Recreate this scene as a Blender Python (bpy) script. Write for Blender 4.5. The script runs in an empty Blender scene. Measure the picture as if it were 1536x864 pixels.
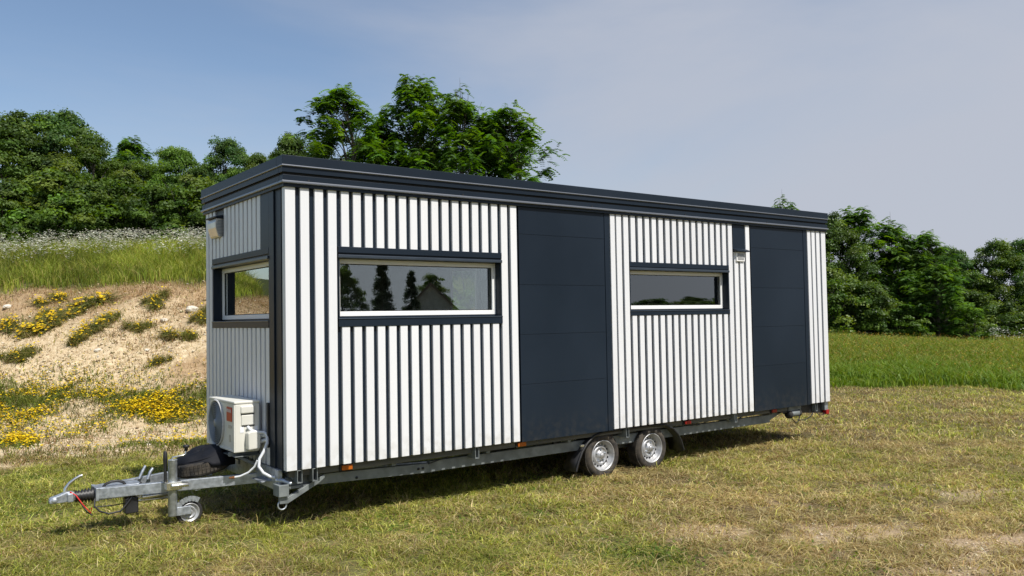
import bpy, math, random
import numpy as np
from mathutils import Vector, Matrix

random.seed(4)
RNG = np.random.default_rng(11)
scene = bpy.context.scene
COL = scene.collection

# ----------------------------------------------------------------- camera
CAM = np.array([-2.9855, -7.5581, 2.0165])
YAW, PITCH, ROLL = math.radians(53.1452), math.radians(2.0509), math.radians(-0.9675)
FWD = np.array([math.cos(YAW), math.sin(YAW)])      # horizontal view direction
RGT = np.array([math.sin(YAW), -math.cos(YAW)])


def make_camera():
    f = np.array([math.cos(YAW) * math.cos(PITCH), math.sin(YAW) * math.cos(PITCH), math.sin(PITCH)])
    r = np.array([math.sin(YAW), -math.cos(YAW), 0.0])
    u = np.cross(r, f)
    r2 = math.cos(ROLL) * r + math.sin(ROLL) * u
    u2 = -math.sin(ROLL) * r + math.cos(ROLL) * u
    m = Matrix(((r2[0], u2[0], -f[0], CAM[0]), (r2[1], u2[1], -f[1], CAM[1]), (r2[2], u2[2], -f[2], CAM[2]), (0, 0, 0, 1)))
    cd = bpy.data.cameras.new("camera")
    cd.sensor_width = 36.0
    cd.lens = 1243.02 / 1536 * 36
    cd.clip_start = 0.1
    cd.clip_end = 3000
    co = bpy.data.objects.new("camera", cd)
    co.matrix_world = m
    COL.objects.link(co)
    scene.camera = co


make_camera()

# ----------------------------------------------------------------- helpers


def tag(o, label=None, cat=None, group=None, kind=None):
    if label: o["label"] = label
    if cat: o["category"] = cat
    if group: o["group"] = group
    if kind: o["kind"] = kind
    return o


def empty(name, loc, label, cat, group=None):
    o = bpy.data.objects.new(name, None)
    o.location = loc
    o.empty_display_size = 0.2
    COL.objects.link(o)
    return tag(o, label, cat, group)


class MB:
    """collects boxes, tubes, lathes and prisms into one mesh"""

    def __init__(s):
        s.v, s.f, s.mi, s.sm = [], [], [], []

    def add(s, vs, fs, mat=0, smooth=False):
        b = len(s.v)
        s.v += [tuple(float(c) for c in p) for p in vs]
        for f in fs:
            s.f.append(tuple(i + b for i in f)); s.mi.append(mat); s.sm.append(smooth)
        return s

    def box(s, x0, x1, y0, y1, z0, z1, mat=0):
        vs = [(x0, y0, z0), (x1, y0, z0), (x1, y1, z0), (x0, y1, z0), (x0, y0, z1), (x1, y0, z1), (x1, y1, z1), (x0, y1, z1)]
        return s.add(vs, [(0, 3, 2, 1), (4, 5, 6, 7), (0, 1, 5, 4), (1, 2, 6, 5), (2, 3, 7, 6), (3, 0, 4, 7)], mat)

    def beam(s, p0, p1, w, h, up=(0, 0, 1), mat=0):
        """rectangular bar, p0->p1 along its centre line"""
        p0, p1 = Vector(p0), Vector(p1)
        d = (p1 - p0).normalized(); side = d.cross(Vector(up)).normalized(); u = side.cross(d)
        vs = []
        for p in (p0, p1):
            for a, b in ((-1, -1), (1, -1), (1, 1), (-1, 1)):
                vs.append(p + side * (a * w / 2) + u * (b * h / 2))
        return s.add(vs, [(0, 1, 2, 3)[::-1], (4, 5, 6, 7), (0, 1, 5, 4), (1, 2, 6, 5), (2, 3, 7, 6), (3, 0, 4, 7)], mat)

    def tube(s, pts, r, n=10, mat=0, caps=True):
        pts = [Vector(p) for p in pts]
        rs = r if isinstance(r, (list, tuple)) else [r] * len(pts)
        vs, fs = [], []
        ref = None
        for i, p in enumerate(pts):
            d = (pts[min(i + 1, len(pts) - 1)] - pts[max(i - 1, 0)]).normalized()
            if ref is None:
                ref = d.orthogonal().normalized()
            ref = (ref - d * ref.dot(d))
            ref = ref.normalized() if ref.length > 1e-6 else d.orthogonal().normalized()
            b = d.cross(ref)
            for k in range(n):
                a = 2 * math.pi * k / n
                vs.append(p + (ref * math.cos(a) + b * math.sin(a)) * rs[i])
        for i in range(len(pts) - 1):
            for k in range(n):
                fs.append((i * n + k, i * n + (k + 1) % n, (i + 1) * n + (k + 1) % n, (i + 1) * n + k))
        s.add(vs, fs, mat, True)
        if caps:
            s.add([vs[k] for k in range(n)], [tuple(range(n))[::-1]], mat)
            s.add([vs[(len(pts) - 1) * n + k] for k in range(n)], [tuple(range(n))], mat)
        return s

    def lathe(s, prof, c, axis='y', n=48, mat=0, skip=None, smooth=True):
        """prof: (radius, offset along axis)"""
        vs, fs = [], []
        for r, o in prof:
            for k in range(n):
                a = 2 * math.pi * k / n
                ca, sa = r * math.cos(a), r * math.sin(a)
                if axis == 'y': vs.append((c[0] + ca, c[1] + o, c[2] + sa))
                elif axis == 'z': vs.append((c[0] + ca, c[1] + sa, c[2] + o))
                else: vs.append((c[0] + o, c[1] + ca, c[2] + sa))
        for i in range(len(prof) - 1):
            for k in range(n):
                if skip and skip(i, k): continue
                fs.append((i * n + k, i * n + (k + 1) % n, (i + 1) * n + (k + 1) % n, (i + 1) * n + k))
        return s.add(vs, fs, mat, smooth)

    def prism(s, poly, y0, y1, axis='y', mat=0):
        """extrude a 2-D outline along an axis (poly in the other two axes)"""
        n = len(poly)
        def P(a, b, o):
            return (a, o, b) if axis == 'y' else ((o, a, b) if axis == 'x' else (a, b, o))
        vs = [P(a, b, y0) for a, b in poly] + [P(a, b, y1) for a, b in poly]
        fs = [tuple(range(n)), tuple(range(n, 2 * n))[::-1]] + [(i, i + n, (i + 1) % n + n, (i + 1) % n) for i in range(n)]
        return s.add(vs, fs, mat)

    def build(s, name, mats, parent=None, bevel=0.0, seg=2, recalc=True):
        me = bpy.data.meshes.new(name)
        me.from_pydata(s.v, [], s.f)
        me.polygons.foreach_set("material_index", s.mi)
        me.polygons.foreach_set("use_smooth", s.sm)
        for m in (mats if isinstance(mats, (list, tuple)) else [mats]):
            me.materials.append(m)
        if recalc:
            import bmesh
            bm = bmesh.new(); bm.from_mesh(me)
            bmesh.ops.recalc_face_normals(bm, faces=bm.faces)
            bm.to_mesh(me); bm.free()
        me.update()
        o = bpy.data.objects.new(name, me)
        COL.objects.link(o)
        if parent is not None: o.parent = parent
        if bevel:
            b = o.modifiers.new("bevel", 'BEVEL'); b.width = bevel; b.segments = seg
            b.limit_method = 'ANGLE'; b.angle_limit = math.radians(40)
        return o


def smooth01(x, a, b):
    t = np.clip((x - a) / (b - a), 0, 1)
    return t * t * (3 - 2 * t)


class Noise2:
    def __init__(s, seed):
        s.t = np.random.default_rng(seed).random((256, 256))

    def __call__(s, x, y):
        x = np.asarray(x, float); y = np.asarray(y, float)
        xi = np.floor(x).astype(int); yi = np.floor(y).astype(int)
        fx = x - xi; fy = y - yi
        fx = fx * fx * (3 - 2 * fx); fy = fy * fy * (3 - 2 * fy)
        g = lambda a, b: s.t[a % 256, b % 256]
        return (g(xi, yi) * (1 - fx) + g(xi + 1, yi) * fx) * (1 - fy) + (g(xi, yi + 1) * (1 - fx) + g(xi + 1, yi + 1) * fx) * fy

    def fbm(s, x, y, o=4):
        a, r, w = 0, 0, 1.0
        for i in range(o):
            a = a + w * s(x * 2 ** i + 17.3 * i, y * 2 ** i - 9.1 * i); r += w; w *= .5
        return a / r


N1, N2, N3 = Noise2(1), Noise2(2), Noise2(3)

# ----------------------------------------------------------------- materials


def mat(name, base=(.5, .5, .5), rough=.5, metal=0.0, spec=.5):
    m = bpy.data.materials.new(name)
    m.use_nodes = True
    b = m.node_tree.nodes["Principled BSDF"]
    b.inputs["Base Color"].default_value = (*base, 1)
    b.inputs["Roughness"].default_value = rough
    b.inputs["Metallic"].default_value = metal
    b.inputs["Specular IOR Level"].default_value = spec
    return m


def N(m, t, **kw):
    n = m.node_tree.nodes.new(t)
    for k, v in kw.items():
        if k.startswith("i_"):
            n.inputs[k[2:].replace("_", " ")].default_value = v
        else:
            setattr(n, k, v)
    return n


def L(m, a, b):
    m.node_tree.links.new(a, b)


def vary(m, c0, c1, scale=6.0, r0=None, r1=None, bump=0.0, bscale=60.0, stretch=None, lo=.35, hi=.65, detail=6):
    """noise-driven colour, roughness and a fine bump in object space"""
    b = m.node_tree.nodes["Principled BSDF"]
    tc = N(m, "ShaderNodeTexCoord")
    src = tc.outputs["Object"]
    if stretch:
        mp = N(m, "ShaderNodeMapping"); mp.inputs["Scale"].default_value = stretch
        L(m, src, mp.inputs["Vector"]); src = mp.outputs["Vector"]
    n = N(m, "ShaderNodeTexNoise"); n.inputs["Scale"].default_value = scale; n.inputs["Detail"].default_value = detail
    L(m, src, n.inputs["Vector"])
    cr = N(m, "ShaderNodeValToRGB")
    cr.color_ramp.elements[0].position = lo; cr.color_ramp.elements[1].position = hi
    cr.color_ramp.elements[0].color = (*c0, 1); cr.color_ramp.elements[1].color = (*c1, 1)
    L(m, n.outputs["Fac"], cr.inputs["Fac"]); L(m, cr.outputs["Color"], b.inputs["Base Color"])
    if r0 is not None:
        mr = N(m, "ShaderNodeMapRange"); mr.inputs["To Min"].default_value = r0; mr.inputs["To Max"].default_value = r1
        L(m, n.outputs["Fac"], mr.inputs["Value"]); L(m, mr.outputs["Result"], b.inputs["Roughness"])
    if bump:
        n2 = N(m, "ShaderNodeTexNoise"); n2.inputs["Scale"].default_value = bscale; n2.inputs["Detail"].default_value = 3
        L(m, src, n2.inputs["Vector"])
        bp = N(m, "ShaderNodeBump"); bp.inputs["Strength"].default_value = bump; bp.inputs["Distance"].default_value = .01
        L(m, n2.outputs["Fac"], bp.inputs["Height"]); L(m, bp.outputs["Normal"], b.inputs["Normal"])
    return m


M = {}
M['white'] = vary(mat("white_paint", (.8, .8, .8), .42), (.68, .69, .705), (.735, .745, .755), 1.2, .36, .5, .06, 25, (1, 1, .12))
def weather(m, dirt=(.30, .25, .17), tone=.07, amount=.5, z0=.58, z1=1.0):
    """each board its own faint tone, road splash along the bottom edge"""
    b = m.node_tree.nodes["Principled BSDF"]
    src = b.inputs["Base Color"].links[0].from_socket
    ge = N(m, "ShaderNodeNewGeometry")
    mr = N(m, "ShaderNodeMapRange"); mr.inputs["To Min"].default_value = 1 - tone; mr.inputs["To Max"].default_value = 1.0
    L(m, ge.outputs["Random Per Island"], mr.inputs["Value"])
    mu = N(m, "ShaderNodeMix", data_type='RGBA', blend_type='MULTIPLY'); mu.inputs[0].default_value = 1
    L(m, src, mu.inputs[6]); L(m, mr.outputs["Result"], mu.inputs[7])
    tc = N(m, "ShaderNodeTexCoord"); sp = N(m, "ShaderNodeSeparateXYZ"); L(m, tc.outputs["Object"], sp.inputs[0])
    zr = N(m, "ShaderNodeMapRange", interpolation_type='SMOOTHSTEP'); zr.inputs["From Min"].default_value = z1; zr.inputs["From Max"].default_value = z0
    L(m, sp.outputs["Z"], zr.inputs["Value"])
    nz = N(m, "ShaderNodeTexNoise"); nz.inputs["Scale"].default_value = 11; nz.inputs["Detail"].default_value = 6
    L(m, tc.outputs["Object"], nz.inputs["Vector"])
    nr = N(m, "ShaderNodeMapRange"); nr.inputs["From Min"].default_value = .42; nr.inputs["From Max"].default_value = .68; nr.inputs["To Max"].default_value = amount
    L(m, nz.outputs["Fac"], nr.inputs["Value"])
    fm = N(m, "ShaderNodeMath", operation='MULTIPLY'); L(m, zr.outputs[0], fm.inputs[0]); L(m, nr.outputs[0], fm.inputs[1])
    mx = N(m, "ShaderNodeMix", data_type='RGBA'); L(m, fm.outputs[0], mx.inputs[0]); L(m, mu.outputs[2], mx.inputs[6]); mx.inputs[7].default_value = (*dirt, 1)
    L(m, mx.outputs[2], b.inputs["Base Color"])
    return m


weather(M['white'], tone=.05, amount=.35, z1=.9)
M['dark'] = vary(mat("anthracite_paint", (.012, .019, .029), .42, 0, .22), (.008, .0145, .024), (.012, .020, .032), .8, .33, .5, .16, 2.2, (1, 1, .6))
weather(M['dark'], (.05, .048, .042), .08, .35, .55, 1.0)
M['edge'] = mat("drip_edge_glint_metal", (.20, .215, .24), .34, .6)  # paler than the fascia paint, to imitate sun glinting on the lip
M['darkgap'] = mat("black_seal", (.008, .009, .011), .7)
M['galv'] = vary(mat("galvanised_steel", (.4, .42, .45), .45, .75), (.30, .33, .36), (.52, .56, .61), 26, .35, .58, .05, 90, lo=.3, hi=.7)
M['galvdull'] = vary(mat("weathered_zinc", (.25, .27, .28), .6, .35), (.135, .15, .153), (.25, .275, .275), 9, .5, .7, .05, 60, (1, 1, 1), lo=.3, hi=.7)
M['chrome'] = mat("bright_zinc", (.72, .72, .68), .25, .95)
M['rim'] = vary(mat("silver_rim_paint", (.55, .56, .58), .35, .55), (.36, .36, .36), (.50, .51, .52), 14, .35, .55, 0)
M['rubber'] = vary(mat("tyre_rubber", (.02, .02, .02), .8), (.014, .014, .014), (.05, .043, .035), 7, .75, .9, .12, 80, lo=.4, hi=.75)
M['treaddust'] = vary(mat("dusty_tread_rubber", (.03, .028, .024), .85), (.018, .017, .016), (.07, .058, .043), 12, .8, .95, .15, 60)
M['black'] = vary(mat("black_plastic", (.012, .012, .013), .5), (.010, .010, .011), (.02, .02, .021), 8, .42, .6, .04, 60)
M['cover'] = vary(mat("black_cover_fabric", (.008, .009, .013), .62, 0, .2), (.004, .005, .008), (.010, .011, .015), 5, .6, .8, .35, 9)
M['frame'] = mat("white_window_frame", (.8, .8, .78), .35)
M['lining'] = vary(mat("interior_lining", (.3, .29, .27), .7), (.27, .26, .24), (.33, .32, .30), 2)
M['acwhite'] = vary(mat("cream_plastic", (.68, .67, .60), .42), (.64, .63, .56), (.70, .69, .63), 3, .38, .5)
M['acgrey'] = mat("grey_grille_plastic", (.22, .25, .28), .5)
M['aclight'] = mat("pale_label", (.8, .82, .86), .5)
M['red'] = mat("red_label", (.50, .06, .022), .5)
M['letter'] = mat("white_print", (.85, .85, .82), .5)
M['orange'] = mat("orange_lens", (.42, .10, .008), .28)
M['redlens'] = mat("red_lens", (.30, .012, .014), .28)
M['hose'] = mat("grey_white_hose", (.62, .64, .66), .45)
M['redcable'] = mat("red_cable", (.55, .02, .02), .5)
M['vent'] = vary(mat("grey_vent_plastic", (.45, .45, .44), .5), (.40, .40, .39), (.52, .52, .51), 40)
M['copper'] = mat("copper_end", (.5, .2, .08), .35, .8)
M['timber'] = vary(mat("floor_edge_timber", (.1, .1, .09), .75), (.075, .078, .07), (.13, .125, .105), 4, stretch=(.4, 1, 6))
M['steelvent'] = vary(mat("satin_steel", (.6, .58, .54), .38, .8), (.55, .53, .5), (.66, .64, .6), 5)


def glass_material():
    m = bpy.data.materials.new("window_glass"); m.use_nodes = True
    nt = m.node_tree; nt.nodes.clear()
    out = N(m, "ShaderNodeOutputMaterial")
    tr = N(m, "ShaderNodeBsdfTransparent"); tr.inputs["Color"].default_value = (.90, .93, .91, 1)
    gl = N(m, "ShaderNodeBsdfGlossy"); gl.inputs["Roughness"].default_value = 0.0; gl.inputs["Color"].default_value = (.93, .97, .96, 1)
    fr = N(m, "ShaderNodeFresnel"); fr.inputs["IOR"].default_value = 1.62
    mul = N(m, "ShaderNodeMath", operation='MULTIPLY'); mul.inputs[1].default_value = 2.9
    L(m, fr.outputs[0], mul.inputs[0])
    mn = N(m, "ShaderNodeMath", operation='MINIMUM'); mn.inputs[1].default_value = 1.0
    L(m, mul.outputs[0], mn.inputs[0])
    mx = N(m, "ShaderNodeMixShader")
    L(m, mn.outputs[0], mx.inputs[0]); L(m, tr.outputs[0], mx.inputs[1]); L(m, gl.outputs[0], mx.inputs[2])
    L(m, mx.outputs[0], out.inputs[0])
    return m


M['glass'] = glass_material()


def leafy_material(name, transl=.35, rough=.55, tint=(1, 1, 1), gloss=.08, gr=.45):
    """diffuse + translucent + a little gloss, colour from a per-leaf attribute"""
    m = bpy.data.materials.new(name); m.use_nodes = True
    nt = m.node_tree; nt.nodes.clear()
    out = N(m, "ShaderNodeOutputMaterial")
    at = N(m, "ShaderNodeAttribute"); at.attribute_name = "tone"
    mulc = N(m, "ShaderNodeMix", data_type='RGBA', blend_type='MULTIPLY'); mulc.inputs[0].default_value = 1.0
    mulc.inputs[7].default_value = (*tint, 1)
    L(m, at.outputs["Color"], mulc.inputs[6])
    c = mulc.outputs[2]
    df = N(m, "ShaderNodeBsdfDiffuse"); tl = N(m, "ShaderNodeBsdfTranslucent")
    hs = N(m, "ShaderNodeHueSaturation"); hs.inputs["Saturation"].default_value = 1.15; hs.inputs["Value"].default_value = 1.25
    hs.inputs["Hue"].default_value = .485
    L(m, c, df.inputs[0]); L(m, c, hs.inputs["Color"]); L(m, hs.outputs[0], tl.inputs[0])
    mx = N(m, "ShaderNodeMixShader"); mx.inputs[0].default_value = transl
    L(m, df.outputs[0], mx.inputs[1]); L(m, tl.outputs[0], mx.inputs[2])
    gl = N(m, "ShaderNodeBsdfGlossy"); gl.inputs["Roughness"].default_value = gr; gl.inputs[0].default_value = (.9, .95, .9, 1)
    fr = N(m, "ShaderNodeFresnel"); fr.inputs[0].default_value = 1.35
    mm = N(m, "ShaderNodeMath", operation='MULTIPLY'); mm.inputs[1].default_value = gloss * 10
    L(m, fr.outputs[0], mm.inputs[0])
    mn = N(m, "ShaderNodeMath", operation='MINIMUM'); mn.inputs[1].default_value = .035
    L(m, mm.outputs[0], mn.inputs[0])
    mx2 = N(m, "ShaderNodeMixShader")
    L(m, mn.outputs[0], mx2.inputs[0]); L(m, mx.outputs[0], mx2.inputs[1]); L(m, gl.outputs[0], mx2.inputs[2])
    L(m, mx2.outputs[0], out.inputs[0])
    return m


M['leaf'] = leafy_material("leaf", .48, gloss=.012, tint=(1.38, 1.42, 1.30))
M['blade'] = leafy_material("grass_blade", .40, gloss=.012, gr=.6)
M['petal'] = leafy_material("petal", .25, gloss=.005, gr=.7)
M['bark'] = vary(mat("bark", (.09, .07, .05), .9), (.05, .042, .033), (.13, .11, .085), 9, bump=.6, bscale=18, stretch=(1, 1, .3))

# ----------------------------------------------------------------- terrain


def uv_of(x, y):
    dx, dy = x - CAM[0], y - CAM[1]
    return dx * FWD[0] + dy * FWD[1], dx * RGT[0] + dy * RGT[1]


def xy_of(u, v):
    return CAM[0] + u * FWD[0] + v * RGT[0], CAM[1] + u * FWD[1] + v * RGT[1]


UK = [-900, 11.8, 13.5, 15.2, 17.5, 22.0, 26.0, 28.0, 34.0, 60.0, 150.0, 900]
HK = [0, 0, .04, .14, 1.05, 3.08, 4.0, 4.25, 4.5, 5.5, 6.5, 6.5]


def bank_side(v):
    return 1 - smooth01(v, -4, 5)


def height(x, y):
    x = np.asarray(x, float); y = np.asarray(y, float)
    u, v = uv_of(x, y)
    w = (N1.fbm(x * .35, y * .35, 3) - .5) * 1.2
    h = sum(np.interp(u + w * .6 + d, UK, HK) for d in (-.5, 0, .5)) / 3 * bank_side(v)
    h = h + .15 * (1 - bank_side(v)) * smooth01(u, 20, 45) + .55 * (1 - bank_side(v)) * smooth01(u, 24, 40) * (1 - smooth01(v, 13, 25))
    rough = smooth01(u, 13.0, 16) * bank_side(v) * (1 - smooth01(u, 22, 24))
    h = h + rough * ((N2.fbm(x * 1.3, y * 1.3, 4) - .5) * .34 + (N3.fbm(x * 5, y * 5, 3) - .5) * .10)
    h = h + (N3.fbm(x * .8, y * .8, 3) - .5) * .07 * smooth01(np.abs(y - 1.2) + np.maximum(0, np.maximum(-x, x - 9)) * .7, .4, 3.5)
    h = h + .04 * np.exp(-((x + .6) ** 2 + (y - .8) ** 2) / 1.2)
    return h


def zones(x, y):
    """bank gravel, tall-grass soil, bare dry soil, straw on the mown meadow, all 0..1"""
    u, v = uv_of(x, y)
    n = N1.fbm(x * .45, y * .45, 4) - .5
    n2 = N2.fbm(x * 1.1, y * 1.1, 4) - .5
    left = bank_side(v) * smooth01(-v, -1.0, 1.5)
    gravel = smooth01(u + n * 3.4 + n2 * 2.4, 12.0, 13.3) * (1 - smooth01(u + n * 1.0, 21.2, 22.2)) * left
    tl = smooth01(u + n * .8, 21.4, 22.2) * bank_side(v)
    edge = 22.9 - (v - 8.8) * .66
    tr = smooth01(u - edge + n2 * 2.6 + n * 3.0, -.6, 1.0) * (1 - bank_side(v))
    tall = np.clip(tl + tr, 0, 1)
    # bare dry soil on the mown part (towards the right foreground)
    bare = np.zeros_like(u)
    for (cu, cv, ru, rv, a) in ((7.75, 1.75, .35, .8, .95), (7.6, 2.9, .5, .9, 1.0), (7.2, 4.0, .55, 1.0, .95), (6.55, 3.9, .45, .9, .9), (6.2, 3.4, .3, .7, .8), (8.9, 3.3, .3, .9, .55), (9.2, 4.9, .6, 1.1, .6), (11.0, 6.9, .5, 1.2, .5), (6.9, 1.1, .2, .5, .5), (6.4, -1.2, .2, .5, .4)):
        bare = np.maximum(bare, a * np.exp(-((u - cu) / ru) ** 2 - ((v - cv) / rv) ** 2))
    n3 = N3.fbm(x * 3.2, y * 3.2, 3) - .5
    bare = np.clip(bare * 1.35 * smooth01(n2 * .8 + n3 * 1.1 + n * .3 + .34 * bare, -.04, .2), 0, 1)
    straw = np.clip(.41 + n * 1.7 + n2 * 1.6 + .30 * smooth01(v, -2, 3) + .35 * np.exp(-((u - 7.2) / 1.6) ** 2 - ((v - 3.4) / 1.8) ** 2) - .16 * smooth01(-v, 1, 5) * (1 - smooth01(u, 9, 13)), 0, 1)
    green = np.exp(-((u - 5.55) / .33) ** 2 - ((v - 2.0) / .75) ** 2) + .6 * np.exp(-((u - 6.9) / .25) ** 2 - ((v - 1.05) / .35) ** 2)
    straw = np.clip(straw - green * 1.2, 0, 1)
    return gravel, tall, bare, straw, green


def build_ground():
    # polar sheet round the camera, fine in front of it, out to the horizon
    rad = np.concatenate([np.geomspace(.6, 8, 34)[:-1], np.linspace(8, 36, 190)[:-1], np.geomspace(36, 900, 50)])
    n_f = 300
    half = math.radians(58)
    ang = np.concatenate([np.linspace(-half, half, n_f), np.linspace(half, 2 * math.pi - half, 60)[1:-1]])
    na = len(ang)
    A, R = np.meshgrid(ang, rad)
    u, v = R * np.cos(A), R * np.sin(A)
    x, y = xy_of(u, v)
    z = height(x, y)
    x0, y0 = xy_of(0, 0)
    vs = np.stack([x, y, z], -1).reshape(-1, 3)
    vs = np.vstack([vs, [[x0, y0, float(height(x0, y0))]]])
    fs = []
    for i in range(len(rad) - 1):
        a = np.arange(na); b = (a + 1) % na
        fs.append(np.stack([i * na + a, (i + 1) * na + a, (i + 1) * na + b, i * na + b], -1))
    fs = np.vstack(fs).tolist()
    c = len(vs) - 1
    fs += [(c, k, (k + 1) % na) for k in range(na)]
    me = bpy.data.meshes.new("ground")
    me.from_pydata(vs.tolist(), [], fs)
    g, t, b, s, gr = zones(vs[:, 0], vs[:, 1])
    uu, vv = uv_of(vs[:, 0], vs[:, 1])
    br = np.clip(smooth01(uu + (N1.fbm(vs[:, 0] * .5, vs[:, 1] * .5, 4) - .5) * 5, 18.6, 20.8) * .75 + .8 * smooth01(N3.fbm(vs[:, 0] * .4, vs[:, 1] * .4, 4), .55, .68) * smooth01(uu, 15, 18), 0, 1)
    for nm, val in (("brown", br), ("gravel", g), ("tall", t), ("bare", b), ("straw", s)):
        at = me.attributes.new(nm, 'FLOAT', 'POINT'); at.data.foreach_set("value", np.ascontiguousarray(val, dtype=np.float32))
    me.polygons.foreach_set("use_smooth", [True] * len(me.polygons))
    m = bpy.data.materials.new("meadow_soil"); m.use_nodes = True
    bs = m.node_tree.nodes["Principled BSDF"]; bs.inputs["Roughness"].default_value = .95
    bs.inputs["Specular IOR Level"].default_value = .15
    tc = N(m, "ShaderNodeTexCoord")

    def noise(scale, detail=6, rough=.6):
        n = N(m, "ShaderNodeTexNoise"); n.inputs["Scale"].default_value = scale; n.inputs["Detail"].default_value = detail
        n.inputs["Roughness"].default_value = rough
        L(m, tc.outputs["Object"], n.inputs["Vector"]); return n.outputs["Fac"]

    def ramp(fac, stops):
        r = N(m, "ShaderNodeValToRGB"); L(m, fac, r.inputs["Fac"])
        e = r.color_ramp.elements
        while len(e) < len(stops): e.new(.5)
        for k, (p, c_) in enumerate(stops): e[k].position = p; e[k].color = (*c_, 1)
        return r.outputs["Color"]

    def mix(f, a, b_):
        n = N(m, "ShaderNodeMix", data_type='RGBA')
        if hasattr(f, "is_linked") or hasattr(f, "links"): L(m, f, n.inputs[0])
        else: n.inputs[0].default_value = f
        L(m, a, n.inputs[6]); L(m, b_, n.inputs[7]); return n.outputs[2]

    def attr(nm):
        a = N(m, "ShaderNodeAttribute"); a.attribute_name = nm; return a.outputs["Fac"]

    mown_g = ramp(noise(22), [(.3, (.10, .108, .034)), (.7, (.23, .21, .08))])
    mown_s = ramp(noise(26), [(.3, (.065, .05, .026)), (.7, (.15, .115, .056))])
    soil = ramp(noise(30, 8, .7), [(.3, (.24, .17, .11)), (.5, (.42, .32, .21)), (.75, (.56, .45, .31))])
    grav = ramp(noise(9, 10, .75), [(.26, (.22, .15, .075)), (.44, (.48, .37, .22)), (.68, (.72, .60, .41))])
    brown = ramp(noise(7, 10, .75), [(.3, (.15, .09, .045)), (.55, (.33, .215, .11)), (.75, (.50, .38, .22))])
    grav = mix(attr("brown"), grav, brown)
    talls = ramp(noise(12), [(.3, (.03, .04, .012)), (.7, (.07, .08, .025))])
    c = mix(attr("straw"), mown_g, mown_s)
    c = mix(attr("bare"), c, soil)
    c = mix(attr("gravel"), c, grav)
    c = mix(attr("tall"), c, talls)
    L(m, c, bs.inputs["Base Color"])
    bp = N(m, "ShaderNodeBump"); bp.inputs["Strength"].default_value = .9; bp.inputs["Distance"].default_value = .05
    L(m, noise(14, 10, .7), bp.inputs["Height"]); L(m, bp.outputs[0], bs.inputs["Normal"])
    me.materials.append(m)
    o = bpy.data.objects.new("ground", me); COL.objects.link(o)
    tag(o, "dry mown meadow ground rising into a sandy bank", "ground", kind="structure")


build_ground()

# ----------------------------------------------------------------- grass and flowers (numpy meshes)


def fast_mesh(name, verts, tris, colors, material, parent=None):
    me = bpy.data.meshes.new(name)
    nv, nt = len(verts), len(tris)
    me.vertices.add(nv); me.vertices.foreach_set("co", np.ascontiguousarray(verts, dtype=np.float32).ravel())
    me.loops.add(nt * 3); me.loops.foreach_set("vertex_index", np.ascontiguousarray(tris, dtype=np.int32).ravel())
    me.polygons.add(nt); me.polygons.foreach_set("loop_start", np.arange(0, nt * 3, 3, dtype=np.int32))
    at = me.attributes.new("tone", 'FLOAT_COLOR', 'POINT')
    c = np.ones((nv, 4), np.float32); c[:, :3] = colors
    at.data.foreach_set("color", c.ravel())
    me.materials.append(material)
    me.update(calc_edges=True)
    o = bpy.data.objects.new(name, me); COL.objects.link(o)
    if parent is not None: o.parent = parent
    return o


def blades(x, y, z, hgt, wid, lean, col, curl=.5, tipcol=None):
    """two-segment grass blades: 5 verts, 3 triangles each"""
    n = len(x)
    az = RNG.random(n) * 2 * math.pi
    fa = RNG.random(n) * 2 * math.pi
    wx, wy = np.cos(fa) * wid / 2, np.sin(fa) * wid / 2
    lx, ly = np.cos(az) * lean * hgt, np.sin(az) * lean * hgt
    b = np.stack([x, y, z - .01], -1)
    w = np.stack([wx, wy, np.zeros(n)], -1)
    midp = b + np.stack([lx * .35, ly * .35, hgt * .58], -1)
    tip = b + np.stack([lx * (1 + curl), ly * (1 + curl), hgt * np.clip(1.0 - .35 * lean, .35, 1)], -1)
    V = np.stack([b - w, b + w, midp - w * .8, midp + w * .8, tip], 1).reshape(-1, 3)
    base = (np.arange(n) * 5)[:, None]
    T = np.concatenate([base + np.array([[0, 1, 3]]), base + np.array([[0, 3, 2]]), base + np.array([[2, 3, 4]])], 1).reshape(-1, 3)
    if tipcol is None: tipcol = col
    C = np.stack([col, col, (col + tipcol) / 2, (col + tipcol) / 2, tipcol], 1).reshape(-1, 3)
    return V, T, C


def merge(parts):
    Vs, Ts, Cs, off = [], [], [], 0
    for V, T, C in parts:
        Vs.append(V); Ts.append(T + off); Cs.append(C); off += len(V)
    return np.vstack(Vs), np.vstack(Ts), np.vstack(Cs)


def pick(n, palette, weights, jitter=.15):
    p = np.array(palette)
    i = RNG.choice(len(p), n, p=np.array(weights) / np.sum(weights))
    return p[i] * (1 + (RNG.random((n, 1)) - .5) * 2 * jitter) * (1 + (RNG.random((n, 3)) - .5) * .12)


def wedge(n, u0, u1, k0, k1, power=1.0):
    """points between two depths, lateral k*u"""
    u = u0 + (u1 - u0) * RNG.random(n) ** power
    k = k0 + (k1 - k0) * RNG.random(n)
    return u, k * u


GREEN = [(.16, .20, .030), (.33, .35, .062), (.48, .47, .12)]
STRAW = [(.40, .325, .135), (.32, .255, .10), (.58, .49, .25), (.20, .135, .06)]


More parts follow.
